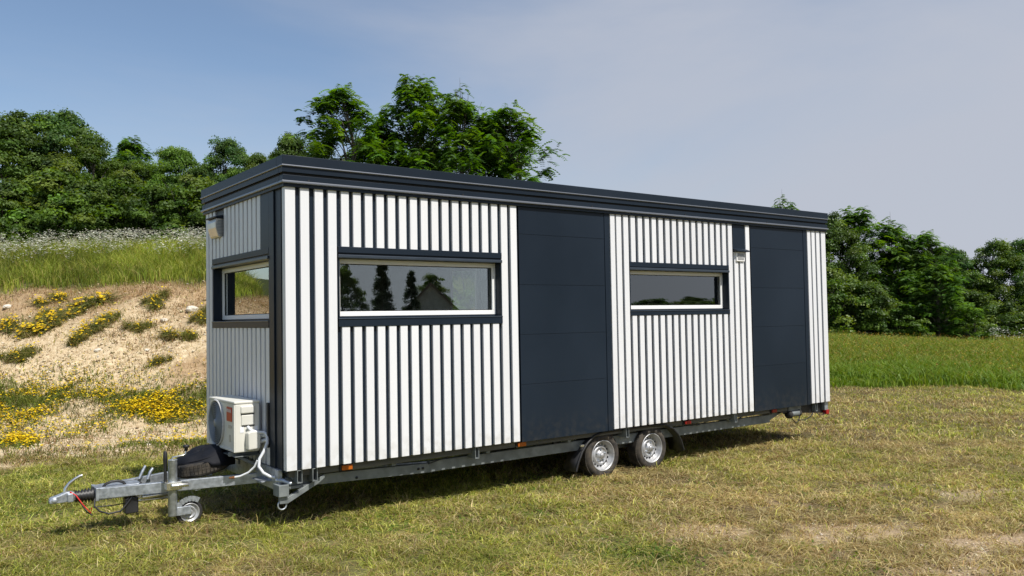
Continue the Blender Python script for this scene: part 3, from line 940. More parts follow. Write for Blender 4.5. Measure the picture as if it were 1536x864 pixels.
LEFT = "trees along the top of the bank"
TREES = [  # kind, v, u, top, width, label
    ('broad_a', -20.5, 34, 10.8, 1.05, "big dark green tree cut by the left photo edge"),
    ('broad_c', -19.2, 35, 11.2, 1.0, "tallest rounded dark tree of the left bank skyline"),
    ('broad_b', -17.0, 33, 9.7, .9, "dark tree stepping down right of the tallest left skyline tree"),
    ('locust_b', -16.6, 36, 10.2, .8, "feathery tree peeping above the dip in the left skyline"),
    ('light', -13.8, 34, 9.3, .95, "light yellow-green rounded tree in the middle of the left skyline"),
    ('broad_b', -14.9, 33, 8.6, .9, "lower dark tree left of the light yellow-green tree"),
    ('broad_a', -12.2, 32.5, 8.3, .85, "low dark tree right of the light yellow-green tree"),
    ('broad_c', -11.2, 33, 9.4, .72, "spiky-topped tree above the trailer's far front corner"),
    ('broad_b', -10.0, 33, 8.8, .8, "dark tree just left of the near roof corner"),
    ('broad_a', -8.8, 33, 9.6, .75, "tree right behind the near roof corner"),
    ('broad_b', -21.6, 38, 10.2, 1.1, "dark tree filling the gap behind the leftmost big tree"),
    ('broad_a', -18.4, 38, 9.6, 1.1, "dark tree deep in the wood behind the left step of the skyline"),
    ('broad_c', -15.2, 38, 8.9, 1.1, "dark tree deep in the wood below the feathery skyline tree"),
    ('broad_b', -12.6, 37, 8.4, 1.1, "dark tree deep in the wood behind the light yellow-green tree"),
    ('broad_a', -10.2, 37, 8.6, 1.1, "dark tree deep in the wood beside the near roof corner"),
    ('broad_c', -13.2, 36, 8.6, 1.0, "dark crown between the light yellow-green tree and the low dark tree"),
    ('broad_b', -11.6, 35, 8.6, .95, "dark crown behind the spiky-topped tree"),
    ('shrub_a', -17.9, 29.6, 7.3, 1.0, "dark bush at the left photo edge above the white flowers"),
    ('shrub_b', -16.6, 30.2, 7.9, 1.0, "tall dark bush second from the left photo edge"),
    ('shrub_a', -15.2, 29.6, 7.2, 1.0, "dark bush under the skyline's step down on the left"),
    ('shrub_b', -14.1, 30.2, 7.6, 1.0, "bush with mixed greens below the feathery skyline tree"),
    ('shrub_a', -12.7, 29.7, 7.0, 1.0, "dark bush below the light yellow-green tree"),
    ('shrub_b', -11.5, 30.2, 7.4, 1.0, "dark bush left of the trailer's front edge"),
    ('shrub_a', -10.3, 29.7, 7.0, 1.0, "dark bush directly beside the trailer's front roof edge"),
    ('shrub_b', -9.2, 30.2, 6.8, 1.0, "bush mostly hidden behind the trailer front"),
    ('shrub_c', -17.0, 28.6, 5.6, .9, "low bush standing in the white flowers at far left"),
    ('shrub_a', -14.4, 28.7, 5.5, .9, "low bush in the white flowers beside reddish stalks"),
    ('shrub_c', -11.6, 28.5, 5.6, .9, "low lighter bush among white flowers near the trailer"),
    ('shrub_b', -10.3, 28.6, 5.4, .9, "low bush touching the trailer's front edge"),
    ('locust_c', -6.4, 31, 10.9, .95, "slender locust tree with thin open crown above the roof, leftmost of three tall ones"),
    ('locust_a', -5.0, 32.5, 10.0, .95, "shorter locust tree filling the gap between the two left locusts above the roof"),
    ('locust_b', -3.6, 32, 11.5, .80, "tallest locust tree above the roof, crown against the blue sky"),
    ('locust_a', -1.9, 31, 10.8, .78, "locust tree right of the tallest one above the roof"),
    ('locust_b', -.75, 32.5, 10.2, .75, "locust tree with a pale sky gap below it above the roof"),
    ('locust_c', -.05, 31.5, 10.2, .86, "locust tree leaning out at the right end of the group above the roof"),
    ('broad_b', -7.6, 33, 9.2, .8, "dark bushy tree behind the roof left of the slender locust"),
    ('broad_c', -5.8, 34, 9.6, .8, "dark bushy tree behind the foot of the slender locust"),
    ('broad_a', -3.4, 34, 9.4, .85, "dark bushy tree low behind the tallest locust"),
    ('locust_a', 16.6, 50, 9.1, .65, "small locust top showing alone above the roof's right end"),
    ('broad_a', 17.9, 46, 7.5, .85, "dark tree touching the trailer's right roof corner"),
    ('locust_b', 19.6, 47, 8.0, .85, "tallest tree right of the trailer"),
    ('locust_a', 21.2, 46, 7.2, .85, "tree right of the tallest one behind the meadow"),
    ('locust_c', 22.7, 45.5, 6.4, 1.0, "small sparse tree at the notch in the right skyline"),
    ('shrub_b', 16.6, 43, 4.3, .95, "bush beside the trailer's right edge above the meadow"),
    ('shrub_a', 18.2, 43, 3.6, 1.1, "broad bush under the tallest right-hand tree"),
    ('shrub_c', 19.8, 42.5, 2.5, 1.25, "light low bush spilling into the meadow on the right"),
    ('locust_b', 21.8, 42.5, 4.4, 1.2, "low spreading locust overhanging the meadow on the right"),
    ('shrub_c', 23.4, 42.5, 1.9, 1.2, "low bush at the meadow edge left of the white cow parsley"),
    ('broad_c', 29.6, 60, 5.7, .9, "distant dark tree in the notch of the right skyline"),
    ('broad_c', 31.1, 59, 6.6, .8, "dark narrow crown just right of the notch in the right skyline"),
    ('broad_a', 32.1, 60, 6.3, 1.0, "dark distant tree right of the skyline notch"),
    ('broad_b', 33.9, 58, 6.9, 1.0, "taller dark distant tree near the right photo edge"),
    ('broad_c', 35.9, 58, 6.9, 1.0, "dark distant tree cut by the right photo edge"),
    ('broad_c', 25.6, 54, 6.4, .95, "dark tree closing the gap right of the small sparse tree"),
    ('broad_b', 27.6, 55, 6.0, .95, "dark tree in the notch, left of the distant group at the right photo edge"),
    ('shrub_a', 27.0, 50, 2.8, 1.3, "dark bush in the shade between the two right-hand tree groups"),
    ('shrub_b', 29.5, 51, 2.6, 1.3, "dark bush behind the white cow parsley"),
    ('shrub_a', 32.2, 51, 2.8, 1.3, "dark bush at the right photo edge behind the cow parsley"),
    ('broad_b', 41.0, 57, 7.0, 1.1, "dark tree of the distant row beyond the right photo edge"),
    ('broad_a', 44.5, 56, 7.2, 1.1, "outermost dark tree of the distant row on the right"),
    ('shrub_a', 25.0, 46, 3.2, 1.2, "dark shaded bush behind the low spreading locust"),
]
for i, (kind, v, u, top, w, lab) in enumerate(TREES):
    x, y = xy_of(u, v)
    isb = kind.startswith('shrub')
    plant(kind, float(x), float(y), top, w, i * 2.39, lab, LEFT if v < 2 else "trees beyond the meadow", "shrub" if isb else "tree", "shrub" if isb else "tree")

# what the windows mirror: trees and a house on the far side of the meadow, behind the camera


def conifer():
    H, W = 9.0, 3.4
    r = np.random.default_rng(5)
    tr = MB(); tr.tube([(0, 0, -.2), (0, 0, H * .5), (0, 0, H)], [.2, .12, .02], 8)
    parts = []
    for k in range(150):
        t = .06 + .94 * r.random() ** .9
        a = r.random() * 6.28; l = W / 2 * (1 - t) ** .85 + .15
        b = np.array([0, 0, t * H]); e = np.array([l * math.cos(a), l * math.sin(a), t * H - .25 * l])
        tr.tube([b, e], [.025, .006], 4, caps=False)
        m = 90
        s = r.random(m) ** .6
        c = b + (e - b) * s[:, None] + r.normal(0, .10, (m, 3))
        parts.append(leaf_quads(c, r.normal(size=(m, 3)) + np.array([0, 0, .8]), .16 + .1 * r.random(m), .35, pick(m, [(.018, .035, .014), (.026, .046, .018)], [1, 1])))
    return tr, merge(parts)


def mirrored_place():
    g = "dark conifers on the far side of the meadow"
    src = None
    for (x, y, h, lab) in ((18.0, -31.7, 5.4, "tall dark conifer mirrored in the long window"), (18.9, -33.4, 4.5, "shorter dark conifer beside the tall one in the window reflection"),
                           (19.6, -31.4, 4.7, "narrow dark conifer standing alone in the window reflection")):
        root = empty("conifer", (x, y, float(height(x, y))), lab, "tree", g)
        s = h / 9.0; root.scale = (s, s, s)
        if src is None:
            tr, cr = conifer()
            src = (tr.build("trunk", M['bark'], root, recalc=False), fast_mesh("crown", *cr, M['leaf'], root))
        else:
            for q in src:
                c = q.copy(); COL.objects.link(c); c.parent = root
    plant('broad_a', 16.2, -32.6, 5.0, .62, .7, "rounded tree at the left of the long window reflection", "trees mirrored in the windows")
    plant('broad_b', 48.5, -76.5, 7.4, .9, 1.9, "tree behind the gabled house in the window reflection", "trees mirrored in the windows")
    # gabled house
    hx, hy = 43.0, -68.0
    z = float(height(hx, hy)) - .05
    hs = empty("gabled_house", (hx, hy, z), "small gabled house mirrored in the long window", "house")
    hs.rotation_euler = (0, 0, math.radians(31)); hs.scale = (.80, 1.0, 1.38)
    wm = vary(mat("house_render", (.45, .40, .33), .9), (.38, .34, .28), (.5, .45, .38), 2)
    rm = vary(mat("house_roof_tile", (.16, .10, .075), .8), (.11, .075, .06), (.2, .12, .09), 5)
    w = MB(); w.prism([(-3.2, 0), (3.2, 0), (3.2, 2.2), (0, 4.0), (-3.2, 2.2)], -4, 4, 'y'); w.build("wall", wm, hs)
    rf = MB()
    for sg in (-1, 1):
        rf.prism([(sg * 3.6, 1.98), (0, 4.02), (0, 4.2), (sg * 3.6, 2.14)], -4.4, 4.4, 'y')
    rf.build("roof", rm, hs)
    for px in (-1.6, 1.6):
        f = MB().box(px - .5, px + .5, 4.0, 4.05, 1.0, 2.1).build("window", M['frame'], hs)
        MB().box(px - .42, px + .42, 4.045, 4.06, 1.08, 2.02).build("pane", M['black'], f)
    # far wood mirrored in the second window
    k = 0
    for x, y, t, kd in ((70, -62, 6.0, 'broad_a'), (76, -60, 6.8, 'broad_c'), (82, -66, 7.4, 'broad_b'), (86, -60, 7.2, 'broad_a'), (92, -62, 8.3, 'broad_c'), (97, -64, 7.4, 'broad_b'), (102, -60, 8.6, 'broad_a'),
                        (108, -66, 8.8, 'broad_c'), (66, -64, 6.4, 'broad_b'), (112, -60, 8.0, 'broad_a'), (60, -60, 5.4, 'broad_c'), (56, -62, 5.8, 'broad_b'), (79, -70, 8.5, 'broad_c'), (89, -72, 9.5, 'broad_a'), (72, -72, 8.5, 'broad_b'), (99, -74, 10.0, 'broad_c')):
        plant(kd, x, y, 3.0 + (t - 5) * .36, 2.6, k * 1.3, "distant tree of the low tree line mirrored in the second long window", "far tree line mirrored in the windows"); k += 1


mirrored_place()
bx, by = xy_of(17.5, -.95)
plant('shrub_c', float(bx), float(by), 3.9, .8, .4, "light green bush behind the trailer, seen through its long front window", None, "shrub", "shrub")

# ----------------------------------------------------------------- the tiny house on its trailer
LEN, WID = 8.951, 2.5
ZB, ZT, ZTOP = .606, 3.303, 3.598
house = empty("tiny_house", (0, 0, 0), "tiny house on a double-axle trailer with white battens and dark panels", "tiny house")


def wall_cells(a0, a1, z0, z1, holes):
    """split a wall rectangle with rectangular holes into boxes (a0,a1,z0,z1)"""
    xs = sorted({a0, a1, *[h[0] for h in holes], *[h[1] for h in holes]})
    out = []
    for i in range(len(xs) - 1):
        zs = [(z0, z1)]
        for h in holes:
            if h[0] <= xs[i] + 1e-6 and h[1] >= xs[i + 1] - 1e-6:
                zs = [q for s_, e_ in zs for q in ((s_, h[2]), (h[3], e_)) if q[1] - q[0] > 1e-5]
        out += [(xs[i], xs[i + 1], s_, e_) for s_, e_ in zs]
    return out


W1 = (.5438, 2.5376, 1.954, 2.750)
W2 = (4.5625, 6.5326, 2.018, 2.706)
W3 = (.429, 2.2235, 1.956, 2.751)          # short wall, along y
W4 = (3.34, 3.86, 2.03, 2.75)              # far wall
TW = .13


def body():
    w = MB()
    for a, b, c, d in wall_cells(.03, LEN - .03, ZB, ZT + .005, [W1, W2]): w.box(a, b, .03, .03 + TW, c, d)
    for a, b, c, d in wall_cells(.03 + TW, WID - .03 - TW, ZB, ZT + .005, [(max(W3[0], .03 + TW), W3[1], W3[2], W3[3])]): w.box(.03, .03 + TW, a, b, c, d)
    for a, b, c, d in wall_cells(.03, LEN - .03, ZB, ZT + .005, [W4]): w.box(a, b, WID - .03 - TW, WID - .03, c, d)
    w.box(LEN - .03 - TW, LEN - .03, .03 + TW, WID - .03 - TW, ZB, ZT + .005)
    w.build("wall", M['dark'], house)
    # interior shell
    li = MB()
    t = .012
    i0 = .03 + TW
    for a, b, c, d in wall_cells(i0, LEN - i0, .72, 3.2, [W1, W2]): li.box(a, b, i0, i0 + t, c, d)
    for a, b, c, d in wall_cells(i0, LEN - i0, .72, 3.2, [W4]): li.box(a, b, WID - i0 - t, WID - i0, c, d)
    for a, b, c, d in wall_cells(i0 + t, WID - i0 - t, .72, 3.2, [W3]): li.box(i0, i0 + t, a, b, c, d)
    li.box(LEN - i0 - t, LEN - i0, i0 + t, WID - i0 - t, .72, 3.2)
    li.box(i0, LEN - i0, i0, WID - i0, .64, .72); li.box(i0, LEN - i0, i0, WID - i0, 3.2, 3.28)
    li.box(4.2, 4.28, i0 + t, WID - i0 - t, .72, 3.2)
    li.build("interior_lining", M['lining'], house)


body()


def battens():
    SD = .034                                   # batten back sunk 4 mm into the wall
    zt = ZT + .004
    long_ = MB()
    def bat(x0, x1, z0, z1): long_.box(x0, x1, 0, SD, z0, z1)
    for a, b in ((.154, .244), (.301, .390), (.440, .530)): bat(a, b, ZB, zt)
    for k in range(15):
        a = .578 + .1305 * k
        bat(a + .001, a + .086, ZB, W1[2] + .01); bat(a + .001, a + .086, W1[3] - .01, zt)
    for k in (15, 16):
        a = .578 + .1305 * k + .003 * (k - 14); bat(a, a + .089, ZB, zt)
    o = long_.build("batten_cladding", M['white'], house, .004)
    o["label"] = "white battens round the long front window"
    mid = long_ = MB()
    for a, b in ((4.240, 4.318), (4.345, 4.432), (4.470, 4.556)): bat(a, b, ZB, zt)
    for k in range(15):
        a = 4.597 + .1292 * k
        bat(a + .003, a + .084, ZB, W2[2] + .01); bat(a + .003, a + .084, W2[3] - .01, zt)
    bat(6.537, 6.625, ZB, zt); bat(6.665, 6.752, ZB, 2.905); bat(6.793, 6.880, ZB, 2.80); bat(6.930, 7.018, ZB, zt)
    o = mid.build("batten_cladding", M['white'], house, .004)
    o["label"] = "white battens round the second long window"
    long_ = MB()
    for a, b in ((8.462, 8.545), (8.577, 8.662), (8.700, 8.790)): bat(a, b, ZB, zt)
    long_.box(8.835, LEN, 0, .08, ZB, zt)
    o = long_.build("batten_cladding", M['white'], house, .004)
    o["label"] = "white battens at the rear end"
    # corner post of the near corner
    MB().box(0, .103, 0, .078, ZB, zt).build("corner_post", M['white'], house, .004)
    # short wall
    sh = MB()
    def sb(y0, y1, z0, z1): sh.box(0, SD, y0, y1, z0, z1)
    n = 15
    ys = [.665 + .1315 * k for k in range(12)]
    for k, y0 in enumerate(ys):
        z0 = W3[3] - .01
        if 8.9 < k < 11.1: continue
        sb(y0, y0 + .092, z0, zt)
    for y0 in (ys[9], ys[10], ys[11]): sb(y0, y0 + .092, W3[3] - .01, 2.985)
    sb(2.125, 2.20, 3.21, zt)
    for y0 in (2.245, 2.372): sb(y0, y0 + .096, ZB, zt)
    for k in range(14):
        y0 = .436 + .1292 * k; sb(y0, y0 + .088, ZB, W3[2] + .01)
    o = sh.build("batten_cladding", M['white'], house, .004)
    o["label"] = "shaded white battens of the short end wall"
    # dark corner flashing beside the post
    fl = MB()
    fl.box(.012, .040, .135, .292, ZB - .03, zt); fl.box(-.002, .040, .292, .425, ZB - .03, zt)
    fl.box(-.001, .040, .425, .655, W3[3] - .003, zt)
    fl.box(.025, .040, .078, .135, ZB - .03, zt)
    fl.build("corner_flashing", M['dark'], house, .003)


battens()


def dark_panels():
    jz = [2.980, 2.394, 1.819, 1.246]
    for (a, b, strip) in ((2.795, 4.138, 4.232), (7.052, 8.352, 8.447)):
        m = MB()
        zs = [ZB - .012] + jz[::-1] + [ZT]
        for i in range(len(zs) - 1):
            m.box(a, b, .010, .034, zs[i] + (.002 if i else 0), zs[i + 1] - .002)
        m.box(a, b, .0145, .033, ZB - .01, ZT - .002, 0)
        m.box(b + .006, strip - .004, .006, .034, ZB - .010, ZT)
        o = m.build("cladding_panel", [M['dark']], house, .0015)
    # matching one-piece flashing above the vents
    MB().box(6.655, 6.925, .014, .034, 2.955, ZT).build("cladding_panel", M['dark'], house, .002)
    MB().box(.014, .034, 1.862, 2.115, 3.20, ZT).build("cladding_panel", M['dark'], house, .002)


dark_panels()


def window(a0, a1, z0, z1, axis, zl0, zl1, zsill, label, far=False):
    """frame with pane, lintel, sill and reveal; axis 'x' = long wall, 'y' = short wall"""
    def B(m, a, b, d0, d1, c, d, mt=0):
        return m.box(a, b, d0, d1, c, d, mt) if axis == 'x' else m.box(d0, d1, a, b, c, d, mt)
    fa0, fa1, fz0, fz1 = a0 + .018, a1 - .012, zsill + .018, zl0 - .004
    t = .048
    fr = MB()
    B(fr, fa0, fa1, .105, .165, fz0, fz0 + t); B(fr, fa0, fa1, .105, .165, fz1 - t, fz1)
    B(fr, fa0, fa0 + t, .105, .165, fz0 + t, fz1 - t); B(fr, fa1 - t, fa1, .105, .165, fz0 + t, fz1 - t)
    f = fr.build("window", M['frame'], house, .004); f["label"] = label
    pn = MB(); B(pn, fa0 + t - .004, fa1 - t + .004, .130, .134, fz0 + t - .004, fz1 - t + .004)
    pn.build("pane", M['glass'], f)
    bd = MB()
    g0, g1, h0, h1 = fa0 + t, fa1 - t, fz0 + t, fz1 - t
    for q in ((g0, g1, h0, h0 + .008), (g0, g1, h1 - .008, h1), (g0, g0 + .008, h0 + .008, h1 - .008), (g1 - .008, g1, h0 + .008, h1 - .008)): B(bd, q[0], q[1], .122, .129, q[2], q[3])
    bd.build("gasket", M['darkgap'], f)
    l = MB(); B(l, a0 - .002, a1 + .002, -.004, .10, zl1 - .062, zl1)
    B(l, a0, a1, .012, .12, zl0 - .002, zl1 - .060)
    l.build("lintel", M['dark'], f, .003)
    lp = MB()
    B(lp, a0 - .002, a1 + .002, -.016, .02, zl0 - .004, zl0 + .030)
    lp.build("drip_rail", M['edge'] if False else M['rail'], f, .006)
    s = MB()
    B(s, a0 - .002, a1 + .002, -.006, .10, z0, zsill - .010)
    s.build("sill", M['dark'], f, .003)
    s2 = MB(); B(s2, a0 - .001, a1 + .001, -.012, .105, zsill - .012, zsill)
    s2.build("sill_cap", M['rail'], f, .004)
    rv = MB(); B(rv, a0 + .001, a0 + .014, .004, .16, zsill + .002, zl0 - .006); B(rv, a1 - .014, a1 - .001, .004, .16, zsill + .002, zl0 - .006)
    B(rv, a0 + .014, a1 - .014, .10, .158, zsill - .03, zsill + .016); B(rv, a0 + .014, a1 - .014, .10, .158, zl0 - .003, zl1)
    rv.build("reveal", M['dark'], f)
    return f


M['rail'] = vary(mat("satin_anthracite_rail", (.03, .04, .055), .3, .1), (.026, .036, .05), (.036, .048, .064), 3)
window(W1[0], W1[1], W1[2], W1[3], 'x', 2.640, W1[3], 2.040, "long window nearest the drawbar")
window(W2[0], W2[1], W2[2], W2[3], 'x', 2.606, W2[3], 2.080, "narrower long window nearer the rear")
window(W3[0], W3[1], W3[2], W3[3], 'y', 2.640, W3[3], 2.030, "window in the shaded short wall")


def far_window():
    m = MB()
    a0, a1, z0, z1 = W4
    y0, y1 = WID - .15, WID - .09
    t = .05
    m.box(a0, a1, y0, y1, z0, z0 + t); m.box(a0, a1, y0, y1, z1 - t, z1)
    m.box(a0, a0 + t, y0, y1, z0 + t, z1 - t); m.box(a1 - t, a1, y0, y1, z0 + t, z1 - t)
    f = m.build("window", M['frame'], house, .003)
    MB().box(a0 + t - .004, a1 - t + .004, y0 + .025, y0 + .029, z0 + t - .004, z1 - t + .004).build("pane", M['glass'], f)


far_window()


def roof():
    def ring(m, over, z0, z1, mt=0, ins=.12):
        o = over
        m.box(-o, LEN + o, -o, ins, z0, z1, mt); m.box(-o, LEN + o, WID - ins, WID + o, z0, z1, mt)
        m.box(-o, ins, ins, WID - ins, z0, z1, mt); m.box(LEN - ins, LEN + o, ins, WID - ins, z0, z1, mt)
    r = MB()
    ring(r, .036, 3.506, ZTOP)
    r.box(.10, LEN - .10, .10, WID - .10, 3.45, ZTOP - .03)
    r.box(.05, LEN - .05, .05, WID - .05, ZT + .006, 3.44)
    o = r.build("roof", M['dark'], house, .003)
    f = MB()
    ring(f, .030, 3.436, 3.492, 0, .08)
    f.build("fascia", M['dark'], o, .003)
    f = MB()
    ring(f, .026, 3.356, 3.412, 0, .08)
    ring(f, .020, ZT - .003, 3.334, 0, .08)
    f.build("fascia", M['dark'], o, .003)
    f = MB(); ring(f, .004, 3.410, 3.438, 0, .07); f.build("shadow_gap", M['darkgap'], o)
    # drip edges: sloped lips, sun glint put into their paler grey
    for z0, z1, ov in ((3.490, 3.508, .046), (3.331, 3.358, .042)):
        e = MB(); ring(e, ov, z0, z1, 0, .07)
        e.build("drip_edge", M['edge'], o, .0085, 4)
    # small fixings under the fascia
    for x in (.22, 2.0, 3.9, 5.6, 7.4): MB().box(x, x + .018, -.032, -.02, 3.36, 3.378).build("fixing", M['black'], o)


roof()


def vents():
    v = MB(); v.box(6.690, 6.872, -.022, .034, 2.770, 2.902)
    o = v.build("wall_vent", M['frame'], house, .004); o["label"] = "small square grille vent on the long wall"
    g = MB(); g.box(6.712, 6.852, -.0245, -.018, 2.792, 2.884, 0)
    for k in range(9): g.box(6.714 + k * .0155, 6.719 + k * .0155, -.028, -.020, 2.794, 2.882, 1)
    for k in range(6): g.box(6.714, 6.850, -.0275, -.021, 2.797 + k * .0155, 2.802 + k * .0155, 1)
    g.build("grille", [M['acgrey'], M['vent']], o)
    h = MB(); h.prism([(-.075, 2.905), (-.075, 2.925), (.02, 2.962), (.02, 2.902)], 6.640, 6.918, 'x'); h.build("hood", M['dark'], o, .004)
    # bulged steel vent on the short wall
    v = MB()
    prof = [(.034, 2.985), (-.03, 2.985), (-.045, 2.995), (-.055, 3.03), (-.072, 3.09), (-.075, 3.15), (-.062, 3.195), (.034, 3.195)]
    v.prism([(a, b) for a, b in prof], 1.87, 2.155, 'y')
    o = v.build("wall_vent", M['steelvent'], house, .004); o["label"] = "bulged steel vent hood on the short wall"
    l = MB()
    for k in range(11):
        z = 3.0 + k * .0165
        l.box(-.030 - .035 * math.sin(k / 10 * 2.6), .02, 1.862, 1.868, z, z + .007)
    l.build("louver", M['acgrey'], o)
    h = MB(); h.prism([(-.095, 3.20), (-.095, 3.212), (.02, 3.235), (.02, 3.197)], 1.845, 2.175, 'y'); h.build("hood", M['dark'], o, .003)


vents()

# ----------------------------------------------------------------- chassis


def chassis():
    c = MB()
    for y in (.20, WID - .20):
        c.beam((1.66, y, .432), (7.62, y, .432), .06, .116)             # main rail
        c.beam((.05, y, .470), (1.70, y, .418), .055, .100)             # front rail
        c.beam((7.60, y, .440), (8.02, y, .565), .05, .075)             # kicked-up end
    for x in (.12, 1.2, 2.4, 3.6, 5.4, 6.6, 7.55): c.beam((x, .12, .535), (x, WID - .12, .535), .05, .07)
    for x in (4.13, 5.0): c.beam((x, .34, .30), (x, WID - .34, .30), .075, .075)
    for y in (.42, WID - .42): c.box(4.0, 5.15, y - .03, y + .03, .28, .40)
    o = c.build("chassis", M['galvdull'], house, .004)
    e = MB(); e.box(.06, LEN - 1.0, .09, WID - .09, .530, ZB + .002); e.build("floor_edge", M['timber'], o, .003)
    e = MB()
    for x in (1.52, 1.575, .80): MB().lathe([(.0, -.008), (.013, -.008), (.013, .004)], (x, .167, .425), 'y', 10).build("bolt", M['black'], o)
    # open outrigger tube ends
    for x in (.115, .270, 2.16, 4.47, 6.62, 8.60):
        u = MB()
        z0, z1, w = .475, .600, .052
        u.box(x, x + w, .03, .55, z0, z0 + .007); u.box(x, x + w, .03, .55, z1 - .007, z1)
        u.box(x, x + .007, .03, .55, z0 + .007, z1 - .007); u.box(x + w - .007, x + w, .03, .55, z0 + .007, z1 - .007)
        u.box(x + .006, x + w - .006, .20, .22, z0 + .006, z1 - .006)
        u.build("outrigger", M['galvdull'], o)
    # rear tail section
    t = MB(); t.prism([(7.78, .585), (8.955, .585), (8.955, .415), (7.78, .510)], .10, .16, 'y')
    t.prism([(7.78, .585), (8.955, .585), (8.955, .415), (7.78, .510)], WID - .16, WID - .10, 'y')
    t.box(8.86, 8.955, .16, WID - .16, .43, .585); t.build("tail_beam", M['black'], o, .004)
    b = MB(); b.box(8.86, 8.95, .04, .10, .47, .60); b.build("tail_bracket", M['galv'], o, .004)


chassis()
l = MB().box(8.885, 8.965, .03, .095, .405, .475).build("tail_light", M['redlens'], house, .006)
for x, mt in ((.64, 'orange'), (2.825, 'orange'), (5.66, 'redlens'), (7.58, 'redlens')):
    b = MB().box(x - .07, x + .07, .070, .092, .528, .592).build("marker_light", M['black'], house, .004)
    MB().box(x - .052, x + .062, .052, .072, .536, .586).build("lens", M[mt], b, .006)


def cables():
    c = MB()
    c.tube([(5.5 + .21 * k, .12, .535 + .018 * math.sin(k * 1.9) - (.03 if k % 4 == 2 else 0)) for k in range(11)], .008, 6)
    c.build("cable", M['black'], house); c = MB()
    c.tube([(1.62, .13, .47), (1.75, .12, .50), (1.95, .12, .535), (2.3, .12, .545), (2.8, .13, .55)], .007, 6)
    c.build("cable", M['black'], house); c = MB()
    c.tube([(8.0, .1, .50), (8.05, .08, .40), (8.12, .07, .33), (8.2, .07, .36), (8.22, .07, .44)], .008, 6)
    c.build("cable", M['black'], house); c = MB()
    c.tube([(8.18, .07, .37), (8.35, .06, .36), (8.5, .06, .40), (8.62, .08, .47)], .008, 6)
    c.build("cable", M['black'], house); c = MB()
    c.tube([(8.66, .08, .46), (8.75, .06, .40), (8.86, .06, .41), (8.9, .08, .44)], .006, 6)
    c.build("cable", M['black'], house)


cables()


def rear_socket():
    m = MB()
    m.box(7.98, 8.30, .09, .20, .47, .60)
    m.lathe([(.0, -.14), (.045, -.14), (.048, -.12), (.048, .12), (.0, .12)], (8.12, .10, .475), 'x', 18)
    o = m.build("coupler_box", M['galvdull'], house, .004)
    d = MB(); d.lathe([(.0, -.03), (.058, -.03), (.058, .03), (.0, .03)], (8.00, .10, .465), 'x', 18); d.build("rubber_ring", M['rubber'], o); d = MB(); d.lathe([(0, -.016), (.055, -.016), (.055, .016), (0, .016)], (8.24, .10, .475), 'x', 18)
    d.build("rubber_ring", M['rubber'], o)


rear_socket()


def wheel_meshes():
    """wheel centred at the origin, outer face at y=0 (towards -y)"""
    R = .280
    ty = MB()
    prof = [(.186, .020), (.190, .008), (.205, -.004), (.232, -.006), (.256, .002), (.268, .016), (R - .004, .026), (R, .045), (R, .155), (R - .004, .172), (.262, .190), (.225, .200), (.190, .190)]
    ty.lathe(prof, (0, 0, 0), 'y', 72)
    for k in range(72):                                     # shoulder tread blocks
        a = 2 * math.pi * k / 72
        ca, sa = math.cos(a), math.sin(a)
        for y0, y1 in ((.022, .060), (.070, .125), (.135, .175)):
            pr = []
            for rr in (R - .008, R + .004):
                for dy in (y0, y1):
                    for da in (-.026, .026):
                        pr.append((rr * math.cos(a + da), dy, rr * math.sin(a + da)))
            ty.add(pr, [(0, 1, 3, 2), (4, 5, 7, 6), (0, 1, 5, 4), (2, 3, 7, 6), (0, 2, 6, 4), (1, 3, 7, 5)])
    rm = MB()
    rp = [(.190, .018), (.194, .004), (.188, -.002), (.180, .002), (.172, .016), (.170, .030), (.160, .040), (.153, .058), (.148, .066), (.124, .064), (.118, .056), (.104, .044), (.096, .044), (.088, .054), (.066, .058), (.056, .050), (.046, .030), (.040, .026), (.0, .026)]
    rm.lathe(rp, (0, 0, 0), 'y', 64, skip=lambda i, k: i == 8 and (k % 4) in (0, 1))
    back = MB(); back.lathe([(.0, .095), (.165, .095), (.172, .05)], (0, 0, 0), 'y', 32)
    nuts = []
    for k in range(5):
        a = 2 * math.pi * k / 5 + .3
        nuts.append(MB()); nuts[-1].lathe([(.0, .030), (.010, .032), (.011, .056)], (.073 * math.cos(a), 0, .073 * math.sin(a)), 'y', 6, smooth=False)
    hub = MB(); hub.lathe([(.0, .008), (.024, .010), (.030, .018), (.031, .030)], (0, 0, 0), 'y', 20)
    return ty, rm, back, nuts, hub


